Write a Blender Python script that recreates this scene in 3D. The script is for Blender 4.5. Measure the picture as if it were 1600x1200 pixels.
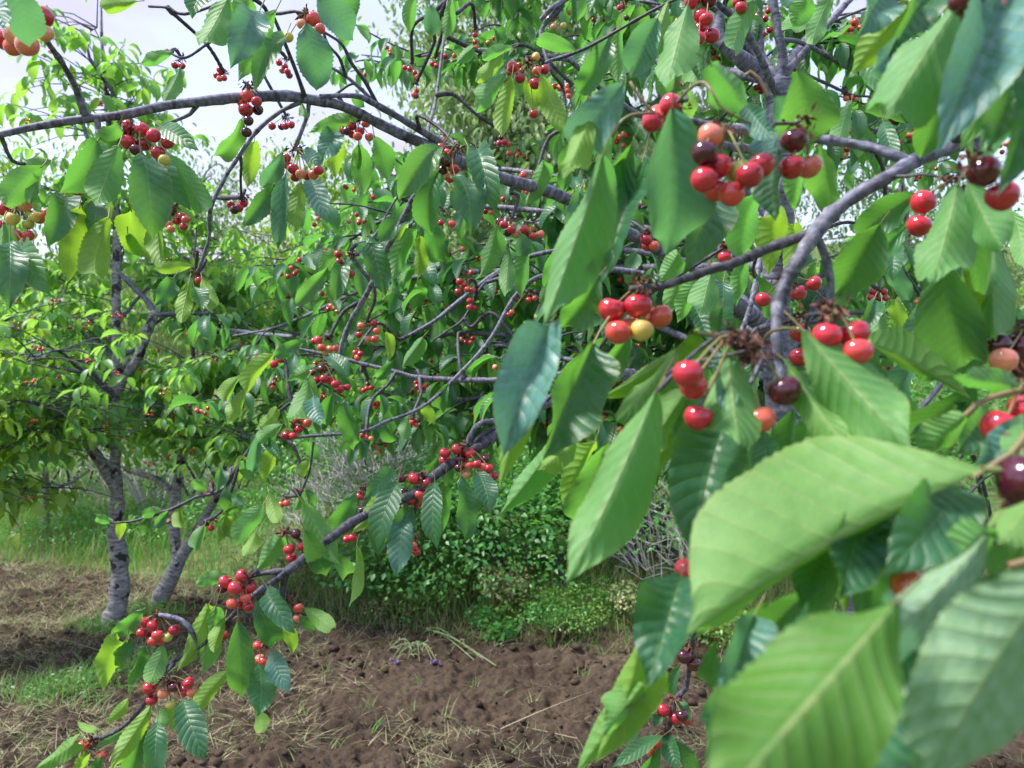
import bpy, math, random
import numpy as np
from mathutils import Vector, Matrix
R = math.radians
scene = bpy.context.scene
for o in list(bpy.data.objects):
    bpy.data.objects.remove(o)

# ------------------------------------------------------------------ camera, sky, sun, exposure
F = 1202.0                       # focal length in photo pixels (1600 px wide)
CAMZ = 1.6
HZ = 600.0
cam_d = bpy.data.cameras.new('camera')
cam = bpy.data.objects.new('camera', cam_d)
scene.collection.objects.link(cam)
cam.location = (0, 0, CAMZ)
cam.rotation_euler = (R(90), 0, 0)
cam_d.sensor_width = 36
cam_d.lens = 36 * F / 1600
cam_d.clip_start = 0.02
cam_d.clip_end = 2000
cam_d.dof.use_dof = True
cam_d.dof.focus_distance = 1.15
cam_d.dof.aperture_fstop = 9.5
scene.camera = cam

SUN_EL, SUN_AZ = 57.0, -100.0    # azimuth from +Y: high on the left
world = bpy.data.worlds.new('World')
scene.world = world
world.use_nodes = True
wt = world.node_tree
for n in list(wt.nodes):
    wt.nodes.remove(n)
wo = wt.nodes.new('ShaderNodeOutputWorld')
bg = wt.nodes.new('ShaderNodeBackground')
bg.inputs['Strength'].default_value = 0.1
sky = wt.nodes.new('ShaderNodeTexSky')
sky.sky_type = 'NISHITA'
sky.sun_disc = False
sky.sun_elevation = R(SUN_EL)
sky.sun_rotation = R(SUN_AZ)
tc = wt.nodes.new('ShaderNodeTexCoord')
mp = wt.nodes.new('ShaderNodeMapping')
mp.inputs['Scale'].default_value = (1.6, 1.6, 3.2)
nz = wt.nodes.new('ShaderNodeTexNoise')
nz.inputs['Scale'].default_value = 1.7
nz.inputs['Detail'].default_value = 6
nz.inputs['Roughness'].default_value = 0.55
cr = wt.nodes.new('ShaderNodeValToRGB')
cr.color_ramp.elements[0].position = 0.30
cr.color_ramp.elements[0].color = (0.38, 0.38, 0.38, 1)
cr.color_ramp.elements[1].position = 0.62
cr.color_ramp.elements[1].color = (1, 1, 1, 1)
sx = wt.nodes.new('ShaderNodeSeparateXYZ')
cc = wt.nodes.new('ShaderNodeValToRGB')       # overcast cloud colour from horizon (warm) to zenith (cool)
cc.color_ramp.elements[0].position = 0.0
cc.color_ramp.elements[0].color = (1.62, 1.42, 1.60, 1)
cc.color_ramp.elements[1].position = 0.55
cc.color_ramp.elements[1].color = (1.40, 1.45, 2.15, 1)
mx = wt.nodes.new('ShaderNodeMix')
mx.data_type = 'RGBA'
wl = wt.links
wl.new(tc.outputs['Generated'], mp.inputs['Vector'])
wl.new(mp.outputs[0], nz.inputs['Vector'])
wl.new(nz.outputs['Fac'], cr.inputs['Fac'])
wl.new(tc.outputs['Generated'], sx.inputs[0])
wl.new(sx.outputs['Z'], cc.inputs['Fac'])
wl.new(cr.outputs['Color'], mx.inputs['Factor'])
wl.new(sky.outputs['Color'], mx.inputs['A'])
wl.new(cc.outputs['Color'], mx.inputs['B'])
wl.new(mx.outputs['Result'], bg.inputs['Color'])
wl.new(bg.outputs[0], wo.inputs['Surface'])

sun_d = bpy.data.lights.new('sun', 'SUN')
sun_d.energy = 1.5
sun_d.angle = R(14)
sun_d.color = (1.0, 0.95, 0.87)
sun = bpy.data.objects.new('sun', sun_d)
scene.collection.objects.link(sun)
az, el = R(SUN_AZ), R(SUN_EL)
sdir = Vector((math.sin(az) * math.cos(el), math.cos(az) * math.cos(el), math.sin(el)))
sun.rotation_euler = sdir.to_track_quat('Z', 'Y').to_euler()
sun.location = (0, 0, 30)

vs = scene.view_settings
vs.view_transform = 'Standard'
vs.look = 'None'
vs.gamma = 1.0
vs.use_curve_mapping = False
vs.exposure = 2.5
scene.render.film_transparent = False
scene.cycles.max_bounces = 8
scene.cycles.transparent_max_bounces = 4
scene.cycles.transmission_bounces = 6
scene.cycles.diffuse_bounces = 4
scene.cycles.use_denoising = True

# ------------------------------------------------------------------ helpers
rng = np.random.default_rng(11)
rnd = random.Random(5)

def P(u, v, d):
    """Point at photo pixel (u, v) at distance d in front of the camera."""
    return Vector(((u - 800) / F * d, d, CAMZ - (v - HZ) / F * d))

def PX(p):
    return (800 + F * p[0] / p[1], HZ - F * (p[2] - CAMZ) / p[1])

def link(o):
    scene.collection.objects.link(o)
    return o

def build_mesh(name, V, groups, mats, smooth=True):
    """groups: list of (faces array (n,k), uv array (n,k,2) or None, material index)"""
    me = bpy.data.meshes.new(name)
    V = np.asarray(V, dtype=np.float32)
    me.vertices.add(len(V))
    me.vertices.foreach_set('co', V.ravel())
    groups = [g for g in groups if len(g[0])]
    loops = np.concatenate([np.asarray(g[0]).ravel() for g in groups]).astype(np.int32)
    tot = np.concatenate([np.full(len(g[0]), np.asarray(g[0]).shape[1]) for g in groups]).astype(np.int32)
    start = np.concatenate([[0], np.cumsum(tot)[:-1]]).astype(np.int32)
    mi = np.concatenate([np.full(len(g[0]), g[2]) for g in groups]).astype(np.int32)
    me.loops.add(len(loops))
    me.loops.foreach_set('vertex_index', loops)
    me.polygons.add(len(tot))
    me.polygons.foreach_set('loop_start', start)
    me.polygons.foreach_set('loop_total', tot)
    me.polygons.foreach_set('material_index', mi)
    if smooth:
        me.polygons.foreach_set('use_smooth', np.ones(len(tot), dtype=bool))
    if any(g[1] is not None for g in groups):
        uvl = me.uv_layers.new(name='UVMap')
        uv = np.concatenate([(np.asarray(g[1]).reshape(-1, 2) if g[1] is not None else np.zeros((np.asarray(g[0]).size, 2))) for g in groups])
        uvl.data.foreach_set('uv', uv.astype(np.float32).ravel())
    for m in mats:
        me.materials.append(m)
    me.update(calc_edges=True)
    me.validate()
    return me

def obj(name, me, parent=None, label=None, cat=None, group=None, kind=None):
    o = bpy.data.objects.new(name, me)
    link(o)
    if parent is not None:
        o.parent = parent
    tag(o, label, cat, group, kind)
    return o

def tag(o, label=None, cat=None, group=None, kind=None):
    if label: o['label'] = label
    if cat: o['category'] = cat
    if group: o['group'] = group
    if kind: o['kind'] = kind

def empty(name, loc, label, cat, group=None):
    o = bpy.data.objects.new(name, None)
    o.empty_display_size = 0.1
    o.location = loc
    link(o)
    tag(o, label, cat, group)
    return o

def hash2(ix, iy, seed):
    h = (ix.astype(np.int64) * 374761393 + iy.astype(np.int64) * 668265263 + seed * 974634777) & 0xffffffff
    h = ((h ^ (h >> 13)) * 1274126177) & 0xffffffff
    return ((h ^ (h >> 16)) & 0xffff) / 65535.0

def vnoise(x, y, seed=0):
    ix, iy = np.floor(x), np.floor(y)
    fx, fy = x - ix, y - iy
    fx = fx * fx * (3 - 2 * fx); fy = fy * fy * (3 - 2 * fy)
    a = hash2(ix, iy, seed); b = hash2(ix + 1, iy, seed)
    c = hash2(ix, iy + 1, seed); d = hash2(ix + 1, iy + 1, seed)
    return (a * (1 - fx) + b * fx) * (1 - fy) + (c * (1 - fx) + d * fx) * fy

def fbm(x, y, octv=4, seed=0, gain=0.5):
    s = 0; a = 1; t = 0
    for i in range(octv):
        s = s + a * (vnoise(x, y, seed + i * 17) - 0.5)
        t += a; a *= gain
        x = x * 2.03 + 3.1; y = y * 2.03 + 1.7
    return s / t * 2

# ---- materials
class NT:
    def __init__(self, name):
        self.m = bpy.data.materials.new(name)
        self.m.use_nodes = True
        self.t = self.m.node_tree
        for n in list(self.t.nodes):
            self.t.nodes.remove(n)
        self.out = self.n('OutputMaterial')
    def n(self, typ, **kw):
        nd = self.t.nodes.new('ShaderNode' + typ)
        for k, v in kw.items():
            setattr(nd, k, v)
        return nd
    def l(self, a, b):
        self.t.links.new(a, b)
    def val(self, sock, v):
        if hasattr(v, 'node'):
            self.l(v, sock)
        else:
            sock.default_value = v
    def math(self, op, a, b=0.0, clamp=False):
        nd = self.n('Math', operation=op, use_clamp=clamp)
        self.val(nd.inputs[0], a); self.val(nd.inputs[1], b)
        return nd.outputs[0]
    def mix(self, f, a, b, mode='MIX'):
        nd = self.n('Mix', data_type='RGBA', blend_type=mode)
        self.val(nd.inputs['Factor'], f)
        for s, v in (('A', a), ('B', b)):
            if isinstance(v, tuple): v = (*v[:3], 1.0)
            self.val(nd.inputs[s], v)
        return nd.outputs['Result']
    def noise(self, vec, scale, detail=3, rough=0.5):
        nd = self.n('TexNoise')
        if vec is not None: self.l(vec, nd.inputs['Vector'])
        nd.inputs['Scale'].default_value = scale
        nd.inputs['Detail'].default_value = detail
        nd.inputs['Roughness'].default_value = rough
        return nd.outputs['Fac']
    def ramp(self, f, stops):
        nd = self.n('ValToRGB')
        e = nd.color_ramp.elements
        while len(e) < len(stops): e.new(0.5)
        for k, (p, c) in enumerate(stops):
            e[k].position = p
            e[k].color = (*c[:3], 1) if isinstance(c, tuple) else (c, c, c, 1)
        self.l(f, nd.inputs['Fac'])
        return nd.outputs['Color']
    def bump(self, h, strength=0.4, dist=0.001):
        nd = self.n('Bump')
        nd.inputs['Strength'].default_value = strength
        nd.inputs['Distance'].default_value = dist
        self.l(h, nd.inputs['Height'])
        return nd.outputs['Normal']
    def pbsdf(self, col, rough=0.5, spec=0.5, normal=None, coat=0.0, sss=0.0):
        nd = self.n('BsdfPrincipled')
        if isinstance(col, tuple): col = (*col[:3], 1)
        self.val(nd.inputs['Base Color'], col)
        self.val(nd.inputs['Roughness'], rough)
        self.val(nd.inputs['Specular IOR Level'], spec)
        nd.inputs['Coat Weight'].default_value = coat
        nd.inputs['Coat Roughness'].default_value = 0.05
        if sss:
            nd.inputs['Subsurface Weight'].default_value = sss
            nd.inputs['Subsurface Scale'].default_value = 0.004
        if normal is not None: self.l(normal, nd.inputs['Normal'])
        return nd.outputs['BSDF']
    def done(self, sh):
        self.l(sh, self.out.inputs['Surface'])
        return self.m

def leaf_material(name, up, low, trans, tmix=0.38, veins=True, gloss=0.42, hue_var=0.35, lime=(0.17, 0.32, 0.035), pale=(0.12, 0.28, 0.28)):
    k = NT(name)
    geo = k.n('NewGeometry'); oi = k.n('ObjectInfo'); uv = k.n('UVMap')
    rr = k.math('FRACT', k.math('ADD', oi.outputs['Random'], geo.outputs['Random Per Island']))
    sc = k.n('SeparateColor'); k.l(oi.outputs['Color'], sc.inputs[0])
    fl = k.math('SUBTRACT', 1.0, sc.outputs[0])     # lime-ness
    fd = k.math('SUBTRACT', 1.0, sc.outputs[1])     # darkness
    fp = k.math('SUBTRACT', 1.0, sc.outputs[2])     # paleness: painted sky reflection on upper sides, own mint on under sides
    upc = k.mix(k.math('MULTIPLY', rr, hue_var), up, (up[0] * 2.4, up[1] * 1.8, up[2] * 1.0))
    upc = k.mix(fp, upc, pale)
    upc = k.mix(fl, upc, (lime[0] * .8, lime[1] * .95, lime[2]))
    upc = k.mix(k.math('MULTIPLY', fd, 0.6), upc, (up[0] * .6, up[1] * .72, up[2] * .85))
    loc = k.mix(k.math('MULTIPLY', rr, hue_var), low, (low[0] * 1.3, low[1] * 1.12, low[2] * 0.55))
    loc = k.mix(fl, loc, lime)
    loc = k.mix(fp, loc, (0.28, 0.43, 0.28))
    loc = k.mix(k.math('MULTIPLY', fd, 1.0), loc, (0.055, 0.160, 0.006))  # deep green under side: shade and light shining through put into the colour
    nrm = None
    tcn = k.n('TexCoord')
    blot = k.noise(tcn.outputs['Object'], 14, 3)
    if veins:
        s2 = k.n('SeparateXYZ'); k.l(uv.outputs[0], s2.inputs[0])
        a = k.math('ABSOLUTE', k.math('SUBTRACT', k.math('MULTIPLY', s2.outputs[0], 2.0), 1.0))
        ph = k.math('SUBTRACT', k.math('MULTIPLY', s2.outputs[1], 10.5), k.math('MULTIPLY', a, 1.7))
        tri = k.math('MULTIPLY', k.math('PINGPONG', ph, 0.5), 2.0)      # 0 on a vein, 1 between
        vein = k.math('SUBTRACT', 1.0, k.math('DIVIDE', tri, 0.20), clamp=True)
        mid = k.math('SUBTRACT', 1.0, k.math('DIVIDE', a, 0.07), clamp=True)
        vm = k.math('MAXIMUM', k.math('MULTIPLY', vein, 0.45), mid)
        upc = k.mix(k.math('MULTIPLY', vm, 0.7), upc, (0.16, 0.24, 0.08))
        loc = k.mix(k.math('MULTIPLY', vm, 0.85), loc, (0.34, 0.42, 0.17))
        vo = k.n('TexVoronoi', feature='DISTANCE_TO_EDGE'); k.l(uv.outputs[0], vo.inputs['Vector']); vo.inputs['Scale'].default_value = 34
        net = k.math('MULTIPLY', k.math('MINIMUM', vo.outputs['Distance'], 0.25), 1.1)
        h = k.math('ADD', k.math('MULTIPLY', k.math('POWER', tri, 0.4), 1.0), k.math('MULTIPLY', net, 0.25))
        h = k.math('SUBTRACT', h, k.math('MULTIPLY', mid, 0.5))
        nrm = k.bump(h, 0.5, 0.0016)
    upc = k.mix(k.math('MULTIPLY', k.math('SUBTRACT', blot, 0.38), 2.2, clamp=True), upc, (up[0] * 2.6, up[1] * 1.7, up[2] * 1.1))
    loc = k.mix(k.math('MULTIPLY', k.math('SUBTRACT', blot, 0.40), 2.0, clamp=True), loc, (low[0] * .75, low[1] * .78, low[2] * .5))
    if veins:
        spn = k.noise(tcn.outputs['Object'], 70, 3)
        spot = k.ramp(spn, [(0.70, 0.0), (0.735, 1.0)])
        spot = k.math('MULTIPLY', spot, 0.75)
        upc = k.mix(spot, upc, (0.11, 0.085, 0.03)); loc = k.mix(spot, loc, (0.14, 0.11, 0.04))
        ea = k.math('MULTIPLY', k.math('SUBTRACT', a, 0.86), 4.0, clamp=True)
        ea = k.math('MULTIPLY', ea, rr)
        upc = k.mix(ea, upc, (0.16, 0.22, 0.04)); loc = k.mix(ea, loc, (0.22, 0.27, 0.05))
    col = k.mix(geo.outputs['Backfacing'], upc, loc)
    rg = k.math('ADD', gloss, k.math('MULTIPLY', geo.outputs['Backfacing'], 0.2))
    p = k.pbsdf(col, rg, 0.5, nrm)
    tr = k.n('BsdfTranslucent')
    tcol = k.mix(fl, trans, (0.42, 0.70, 0.03))
    tcol = k.mix(k.math('MULTIPLY', rr, hue_var), tcol, (trans[0] * 1.6, trans[1] * 1.1, trans[2]))
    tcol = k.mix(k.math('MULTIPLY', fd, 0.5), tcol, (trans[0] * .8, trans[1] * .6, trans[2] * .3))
    tcol = k.mix(fp, tcol, (0.12, 0.32, 0.13))
    k.l(tcol, tr.inputs['Color'])
    ms = k.n('MixShader')
    ms.inputs[0].default_value = tmix
    k.l(p, ms.inputs[1]); k.l(tr.outputs[0], ms.inputs[2])
    return k.done(ms.outputs[0])

M = {}
M['leaf'] = leaf_material('cherry_leaf', (0.020, 0.095, 0.060), (0.12, 0.295, 0.105), (0.16, 0.53, 0.065), gloss=0.38)
M['leaf_far'] = leaf_material('cherry_leaf_far', (0.045, 0.165, 0.060), (0.15, 0.32, 0.10), (0.28, 0.66, 0.08), tmix=.48, veins=False, hue_var=0.7)
M['leaf_yellow'] = leaf_material('yellow_green_leaf', (0.10, 0.22, 0.03), (0.17, 0.32, 0.05), (0.26, 0.56, 0.04), veins=False, hue_var=0.7)  # left-edge tree's own hue; stands in for low sun on skyline trees
M['leaf_hazed'] = leaf_material('hazed_leaf', (0.14, 0.25, 0.15), (0.25, 0.37, 0.23), (0.28, 0.48, 0.15), veins=False, hue_var=0.5)  # background haze put into the pale foliage colour
M['leaf_bramble'] = leaf_material('bramble_leaf', (0.034, 0.160, 0.048), (0.10, 0.27, 0.08), (0.16, 0.50, 0.06), tmix=0.34, veins=False, hue_var=0.8)
M['leaf_hill'] = leaf_material('hill_leaf', (0.08, 0.19, 0.09), (0.15, 0.28, 0.13), (0.2, 0.44, 0.10), tmix=0.3, veins=False, hue_var=0.8)
M['leaf_weed'] = leaf_material('weed_leaf', (0.075, 0.20, 0.05), (0.15, 0.28, 0.10), (0.2, 0.5, 0.06), tmix=0.3, veins=False, hue_var=0.9)

def simple(name, col, rough=0.6, spec=0.4, var=None, scale=30, bump=0.0, bdist=0.001):
    k = NT(name)
    tcn = k.n('TexCoord')
    c = col
    nrm = None
    if var:
        nn = k.noise(tcn.outputs['Object'], scale, 4)
        c = k.mix(k.ramp(nn, [(0.35, 0.0), (0.65, 1.0)]), col, var)
        if bump: nrm = k.bump(nn, bump, bdist)
    return k.done(k.pbsdf(c, rough, spec, nrm))

def bark_material(name, dark, light, lent, scale, bump=0.6, dirt=0.5, dist=0.002):
    """UV: u around (0..1), v along in metres."""
    k = NT(name)
    uv = k.n('UVMap'); tcn = k.n('TexCoord')
    mpn = k.n('Mapping'); k.l(uv.outputs[0], mpn.inputs['Vector'])
    mpn.inputs['Scale'].default_value = (5.0, scale, 1)
    bands = k.noise(mpn.outputs[0], 1.0, 4, 0.6)
    blot = k.noise(tcn.outputs['Object'], scale * 0.2, 5, 0.65)
    fine = k.noise(tcn.outputs['Object'], scale * 1.3, 3)
    c = k.mix(k.ramp(bands, [(0.36, 0.0), (0.62, 1.0)]), dark, light)
    c = k.mix(k.math('MULTIPLY', k.ramp(bands, [(0.60, 0.0), (0.68, 1.0)]), 0.55), c, lent)
    mp2 = k.n('Mapping'); k.l(uv.outputs[0], mp2.inputs['Vector'])
    mp2.inputs['Scale'].default_value = (0.7, scale * .8, 1)
    rings = k.noise(mp2.outputs[0], 1.0, 2, 0.5)
    c = k.mix(k.math('MULTIPLY', k.ramp(rings, [(0.58, 0.0), (0.63, 1.0)]), 0.7 if scale > 90 else 0.12), c, (dark[0] * .3, dark[1] * .3, dark[2] * .3))
    c = k.mix(k.math('MULTIPLY', k.ramp(blot, [(0.55, 0.0), (0.59, 1.0)]), dirt), c, (dark[0] * .22, dark[1] * .22, dark[2] * .22))
    h = k.math('SUBTRACT', k.math('ADD', bands, k.math('MULTIPLY', fine, 0.5)), k.math('MULTIPLY', rings, 0.8))
    return k.done(k.pbsdf(c, 0.62, 0.35, k.bump(h, bump, dist)))

M['bark_near'] = bark_material('branch_bark', (0.070, 0.068, 0.100), (0.19, 0.19, 0.265), (0.36, 0.36, 0.45), 120, 0.55, 0.5, 0.0012)
M['bark_twig'] = bark_material('twig_bark', (0.032, 0.029, 0.042), (0.09, 0.087, 0.12), (0.24, 0.235, 0.29), 170, 0.6, 0.4, 0.001)
M['bark_trunk'] = bark_material('trunk_bark', (0.11, 0.105, 0.115), (0.34, 0.335, 0.36), (0.56, 0.55, 0.58), 60, 0.8, 1.0, 0.008)
M['bark_far'] = bark_material('far_bark', (0.12, 0.11, 0.105), (0.24, 0.235, 0.235), (0.34, 0.33, 0.33), 30, 0.5, 0.5, 0.01)
M['cut_wood'] = simple('cut_wood', (0.09, 0.06, 0.05), 0.8, 0.2, (0.03, 0.022, 0.02), 40, 0.5, 0.003)
M['petiole'] = simple('leaf_stalk', (0.20, 0.11, 0.08), 0.45, 0.4, (0.16, 0.20, 0.06), 25)
M['stalk'] = simple('cherry_stalk', (0.16, 0.20, 0.06), 0.45, 0.4, (0.22, 0.15, 0.06), 60)
M['scale'] = simple('dry_bud_scale', (0.19, 0.085, 0.06), 0.8, 0.2, (0.05, 0.025, 0.025), 150)

def cherry_material(name, a, b, lo, hi):
    k = NT(name)
    tcn = k.n('TexCoord'); oi = k.n('ObjectInfo')
    vadd = k.n('VectorMath', operation='ADD'); 
    cmb = k.n('CombineXYZ')
    rs = k.math('MULTIPLY', oi.outputs['Random'], 37.0)
    for i in range(3): k.l(rs, cmb.inputs[i])
    k.l(tcn.outputs['Object'], vadd.inputs[0]); k.l(cmb.outputs[0], vadd.inputs[1])
    nn = k.noise(vadd.outputs[0], 55, 2)
    sp = k.noise(vadd.outputs[0], 900, 1)
    f = k.ramp(k.math('ADD', nn, k.math('MULTIPLY', k.math('SUBTRACT', oi.outputs['Random'], 0.5), 0.22)), [(lo, 0.0), (hi, 1.0)])
    c = k.mix(f, a, b)
    c = k.mix(k.math('MULTIPLY', k.ramp(sp, [(0.66, 0.0), (0.74, 1.0)]), 0.22), c, (0.75, 0.45, 0.22))
    return k.done(k.pbsdf(c, 0.16, 0.5, None, 0.5, 0.12))

CH = {
 'r': cherry_material('red_cherry', (0.56, 0.020, 0.045), (0.30, 0.005, 0.024), 0.36, 0.66),
 'd': cherry_material('dark_cherry', (0.10, 0.003, 0.020), (0.030, 0.0015, 0.012), 0.35, 0.65),
 'o': cherry_material('orange_red_cherry', (0.68, 0.16, 0.075), (0.60, 0.030, 0.05), 0.34, 0.58),
 'p': cherry_material('blushing_cherry', (0.72, 0.37, 0.19), (0.64, 0.075, 0.08), 0.36, 0.60),
 'y': cherry_material('yellow_cherry', (0.62, 0.48, 0.11), (0.62, 0.22, 0.08), 0.52, 0.75),
 'g': cherry_material('green_cherry', (0.42, 0.47, 0.10), (0.50, 0.42, 0.10), 0.45, 0.7),
}

# ---- tubes
def catmull(pts, rad, step):
    pts = [np.array(p, dtype=float) for p in pts]
    if len(pts) < 2: return np.array(pts), np.array(rad)
    ext = [2 * pts[0] - pts[1]] + pts + [2 * pts[-1] - pts[-2]]
    P_, R_ = [], []
    for i in range(len(pts) - 1):
        p0, p1, p2, p3 = ext[i:i + 4]
        n = max(1, int(np.linalg.norm(p2 - p1) / step))
        for j in range(n):
            t = j / n
            P_.append(0.5 * ((2 * p1) + (-p0 + p2) * t + (2 * p0 - 5 * p1 + 4 * p2 - p3) * t * t + (-p0 + 3 * p1 - 3 * p2 + p3) * t ** 3))
            R_.append(rad[i] * (1 - t) + rad[i + 1] * t)
    P_.append(pts[-1]); R_.append(rad[-1])
    return np.array(P_), np.array(R_)

def tube_arrays(pts, rad, step, sides=8, knob=0.0, lump=0.0, cap=True, seed=0, smooth=True):
    if smooth: C, r = catmull(pts, rad, step)
    else: C, r = np.array([np.array(p, float) for p in pts]), np.array(rad, float)
    n = len(C)
    g = np.random.default_rng(seed + n)
    r = r * (1 + lump * (fbm(np.arange(n) * 0.35 + seed * 3.7, np.zeros(n), 3, seed)))
    if knob:
        r = r * (1 + knob * (g.random(n) < 0.22) * g.random(n) + 0.35 * knob * g.random(n))
    T = np.gradient(C, axis=0) if n > 2 else np.repeat((C[-1:] - C[:1]), n, 0)
    T /= np.linalg.norm(T, axis=1)[:, None] + 1e-12
    up = np.array([0.31, 0.17, 0.93])
    if abs(T[0] @ up) > .95: up = np.array([1.0, 0.1, 0])
    V = np.zeros((n, sides, 3))
    A = np.linspace(0, 2 * np.pi, sides, endpoint=False)
    N = up - T[0] * (T[0] @ up); N /= np.linalg.norm(N)
    for i in range(n):
        N = N - T[i] * (T[i] @ N); N /= np.linalg.norm(N) + 1e-12
        B = np.cross(T[i], N)
        rr = r[i] * (1 + lump * 0.5 * (g.random(sides) - 0.5))
        V[i] = C[i] + (np.cos(A)[:, None] * N + np.sin(A)[:, None] * B) * rr[:, None]
    V = V.reshape(-1, 3)
    L = np.concatenate([[0], np.cumsum(np.linalg.norm(np.diff(C, axis=0), axis=1))])
    i, j = np.meshgrid(np.arange(n - 1), np.arange(sides), indexing='ij')
    j2 = (j + 1) % sides
    Fq = np.stack([i * sides + j, i * sides + j2, (i + 1) * sides + j2, (i + 1) * sides + j], -1).reshape(-1, 4)
    u0, u1 = j / sides, (j + 1) / sides
    UV = np.stack([np.stack([u0, L[i]], -1), np.stack([u1, L[i]], -1), np.stack([u1, L[i + 1]], -1), np.stack([u0, L[i + 1]], -1)], 2).reshape(-1, 4, 2)
    Ft = np.zeros((0, 3), int)
    if cap:
        V = np.concatenate([V, C[-1:] + T[-1:] * r[-1] * 0.5])
        a = (n - 1) * sides
        Ft = np.array([[a + q, a + (q + 1) % sides, len(V) - 1] for q in range(sides)])
    return V, Fq, UV, Ft

def tube_obj(name, pts, rad, mat, parent=None, step=0.02, sides=8, knob=0.0, lump=0.0, seed=0, label=None, kind=None, cutmat=None):
    V, Fq, UV, Ft = tube_arrays(pts, rad, step, sides, knob, lump, True, seed)
    mats = [mat] + ([cutmat] if cutmat else [])
    me = build_mesh(name, V, [(Fq, UV, 0), (Ft, None, 1 if cutmat else 0)], mats)
    return obj(name, me, parent, label, kind=kind)

def merge_tubes(name, tubes, mats, parent=None, kind=None, label=None):
    """tubes: list of (arrays, material index)"""
    Vs, gs, off = [], [], 0
    for (V, Fq, UV, Ft), mi in tubes:
        Vs.append(V); gs.append((Fq + off, UV, mi))
        if len(Ft): gs.append((Ft + off, None, mi))
        off += len(V)
    me = build_mesh(name, np.concatenate(Vs), gs, mats)
    return obj(name, me, parent, label, kind=kind)

# ---- leaves
PT = np.array([0, .04, .10, .18, .30, .45, .60, .72, .82, .90, .955, 1.0])
PW = np.array([0.02, .24, .44, .66, .88, 1.0, .96, .80, .54, .27, .10, 0.0])

def leaf_arrays(n=40, m=8, aspect=0.5, fold=25, bend=30, curl=6, wave=0.05, serr=0.05, seed=0, twist=0, pleat=0.0, pet=0.22, shape=0.0):
    g = np.random.default_rng(seed + 1000)
    t = np.linspace(0, 1, n + 1)
    hw = np.interp(t ** (1 + shape), PT, PW) * aspect / 2
    s = np.linspace(-1, 1, m + 1)
    th = R(bend) * (t - 0.35) * 1.6
    ph = R(curl) * np.sin(t * np.pi * (0.8 + 0.4 * g.random()) + g.random())
    d = np.stack([np.sin(ph), np.cos(th) * np.cos(ph), -np.sin(th)], 1)
    C = np.concatenate([np.zeros((1, 3)), np.cumsum((d[1:] + d[:-1]) / 2 / n, 0)])
    Tn = d / np.linalg.norm(d, axis=1)[:, None]
    X = np.cross(Tn, np.array([0, 0, 1.0])); X /= np.linalg.norm(X, axis=1)[:, None]
    Z = np.cross(X, Tn)
    tw = R(twist) * (t - 0.3)
    X, Z = X * np.cos(tw)[:, None] + Z * np.sin(tw)[:, None], Z * np.cos(tw)[:, None] - X * np.sin(tw)[:, None]
    fa = R(fold) * (1.15 - 0.5 * t)
    S, Tt = np.meshgrid(s, t)
    H = hw[:, None]
    edge = np.ones_like(S)
    if serr:
        saw = (np.arange(n + 1) % 2) * 2 - 1
        edge[:, 0] += serr * saw * g.uniform(.2, 1.6, n + 1); edge[:, -1] += serr * saw * g.uniform(.2, 1.6, n + 1)
    asym = 1 + 0.06 * (g.random() - 0.5) * np.sign(S)
    lx = S * H * edge * asym * np.cos(fa)[:, None]
    lz = np.abs(S) ** 1.25 * H * np.sin(fa)[:, None]
    p1, p2 = g.random() * 6.28, g.random() * 6.28
    lz += wave * aspect * (S ** 2) * np.where(S > 0, np.sin(Tt * 11 + p1), np.sin(Tt * 12.5 + p2)) * np.minimum(1, H * 6 / aspect)
    if pleat:
        lz += pleat * aspect * (0.5 - np.abs(((Tt * 10.5 - np.abs(S) * 1.7) % 1.0) - 0.5)) * np.minimum(1, H * 5 / aspect) * np.abs(S) ** 0.5
    V = C[:, None, :] + X[:, None, :] * lx[..., None] + Z[:, None, :] * lz[..., None]
    tip = C[-1]; L = np.linalg.norm(tip)
    y = tip / L
    z = np.array([0, 0, 1.0]); z = z - y * (z @ y); z /= np.linalg.norm(z)
    x = np.cross(y, z)
    V = (V.reshape(-1, 3) @ np.stack([x, y, z], 1)) / L
    i, j = np.meshgrid(np.arange(n), np.arange(m), indexing='ij')
    w = m + 1
    Fq = np.stack([i * w + j, i * w + j + 1, (i + 1) * w + j + 1, (i + 1) * w + j], -1).reshape(-1, 4)
    u = (S + 1) / 2
    uvv = np.stack([u, Tt], -1).reshape(-1, 2)
    UV = uvv[Fq]
    gs = [(Fq, UV, 0)]
    if pet:
        pp = [(0, 0.04, 0.004), (0, -pet * 0.5, 0.02), (0, -pet, 0.07)]
        Vp, Fp, UVp, Ftp = tube_arrays(pp, [0.010, 0.010, 0.013], 0.08, 5)
        gs.append((Fp + len(V), UVp, 1))
        V = np.concatenate([V, Vp])
    return V, gs

def leaf_mesh(name='leaf', **kw):
    V, gs = leaf_arrays(**kw)
    return build_mesh(name, V, gs, [M['leaf'], M['petiole']])

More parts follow.
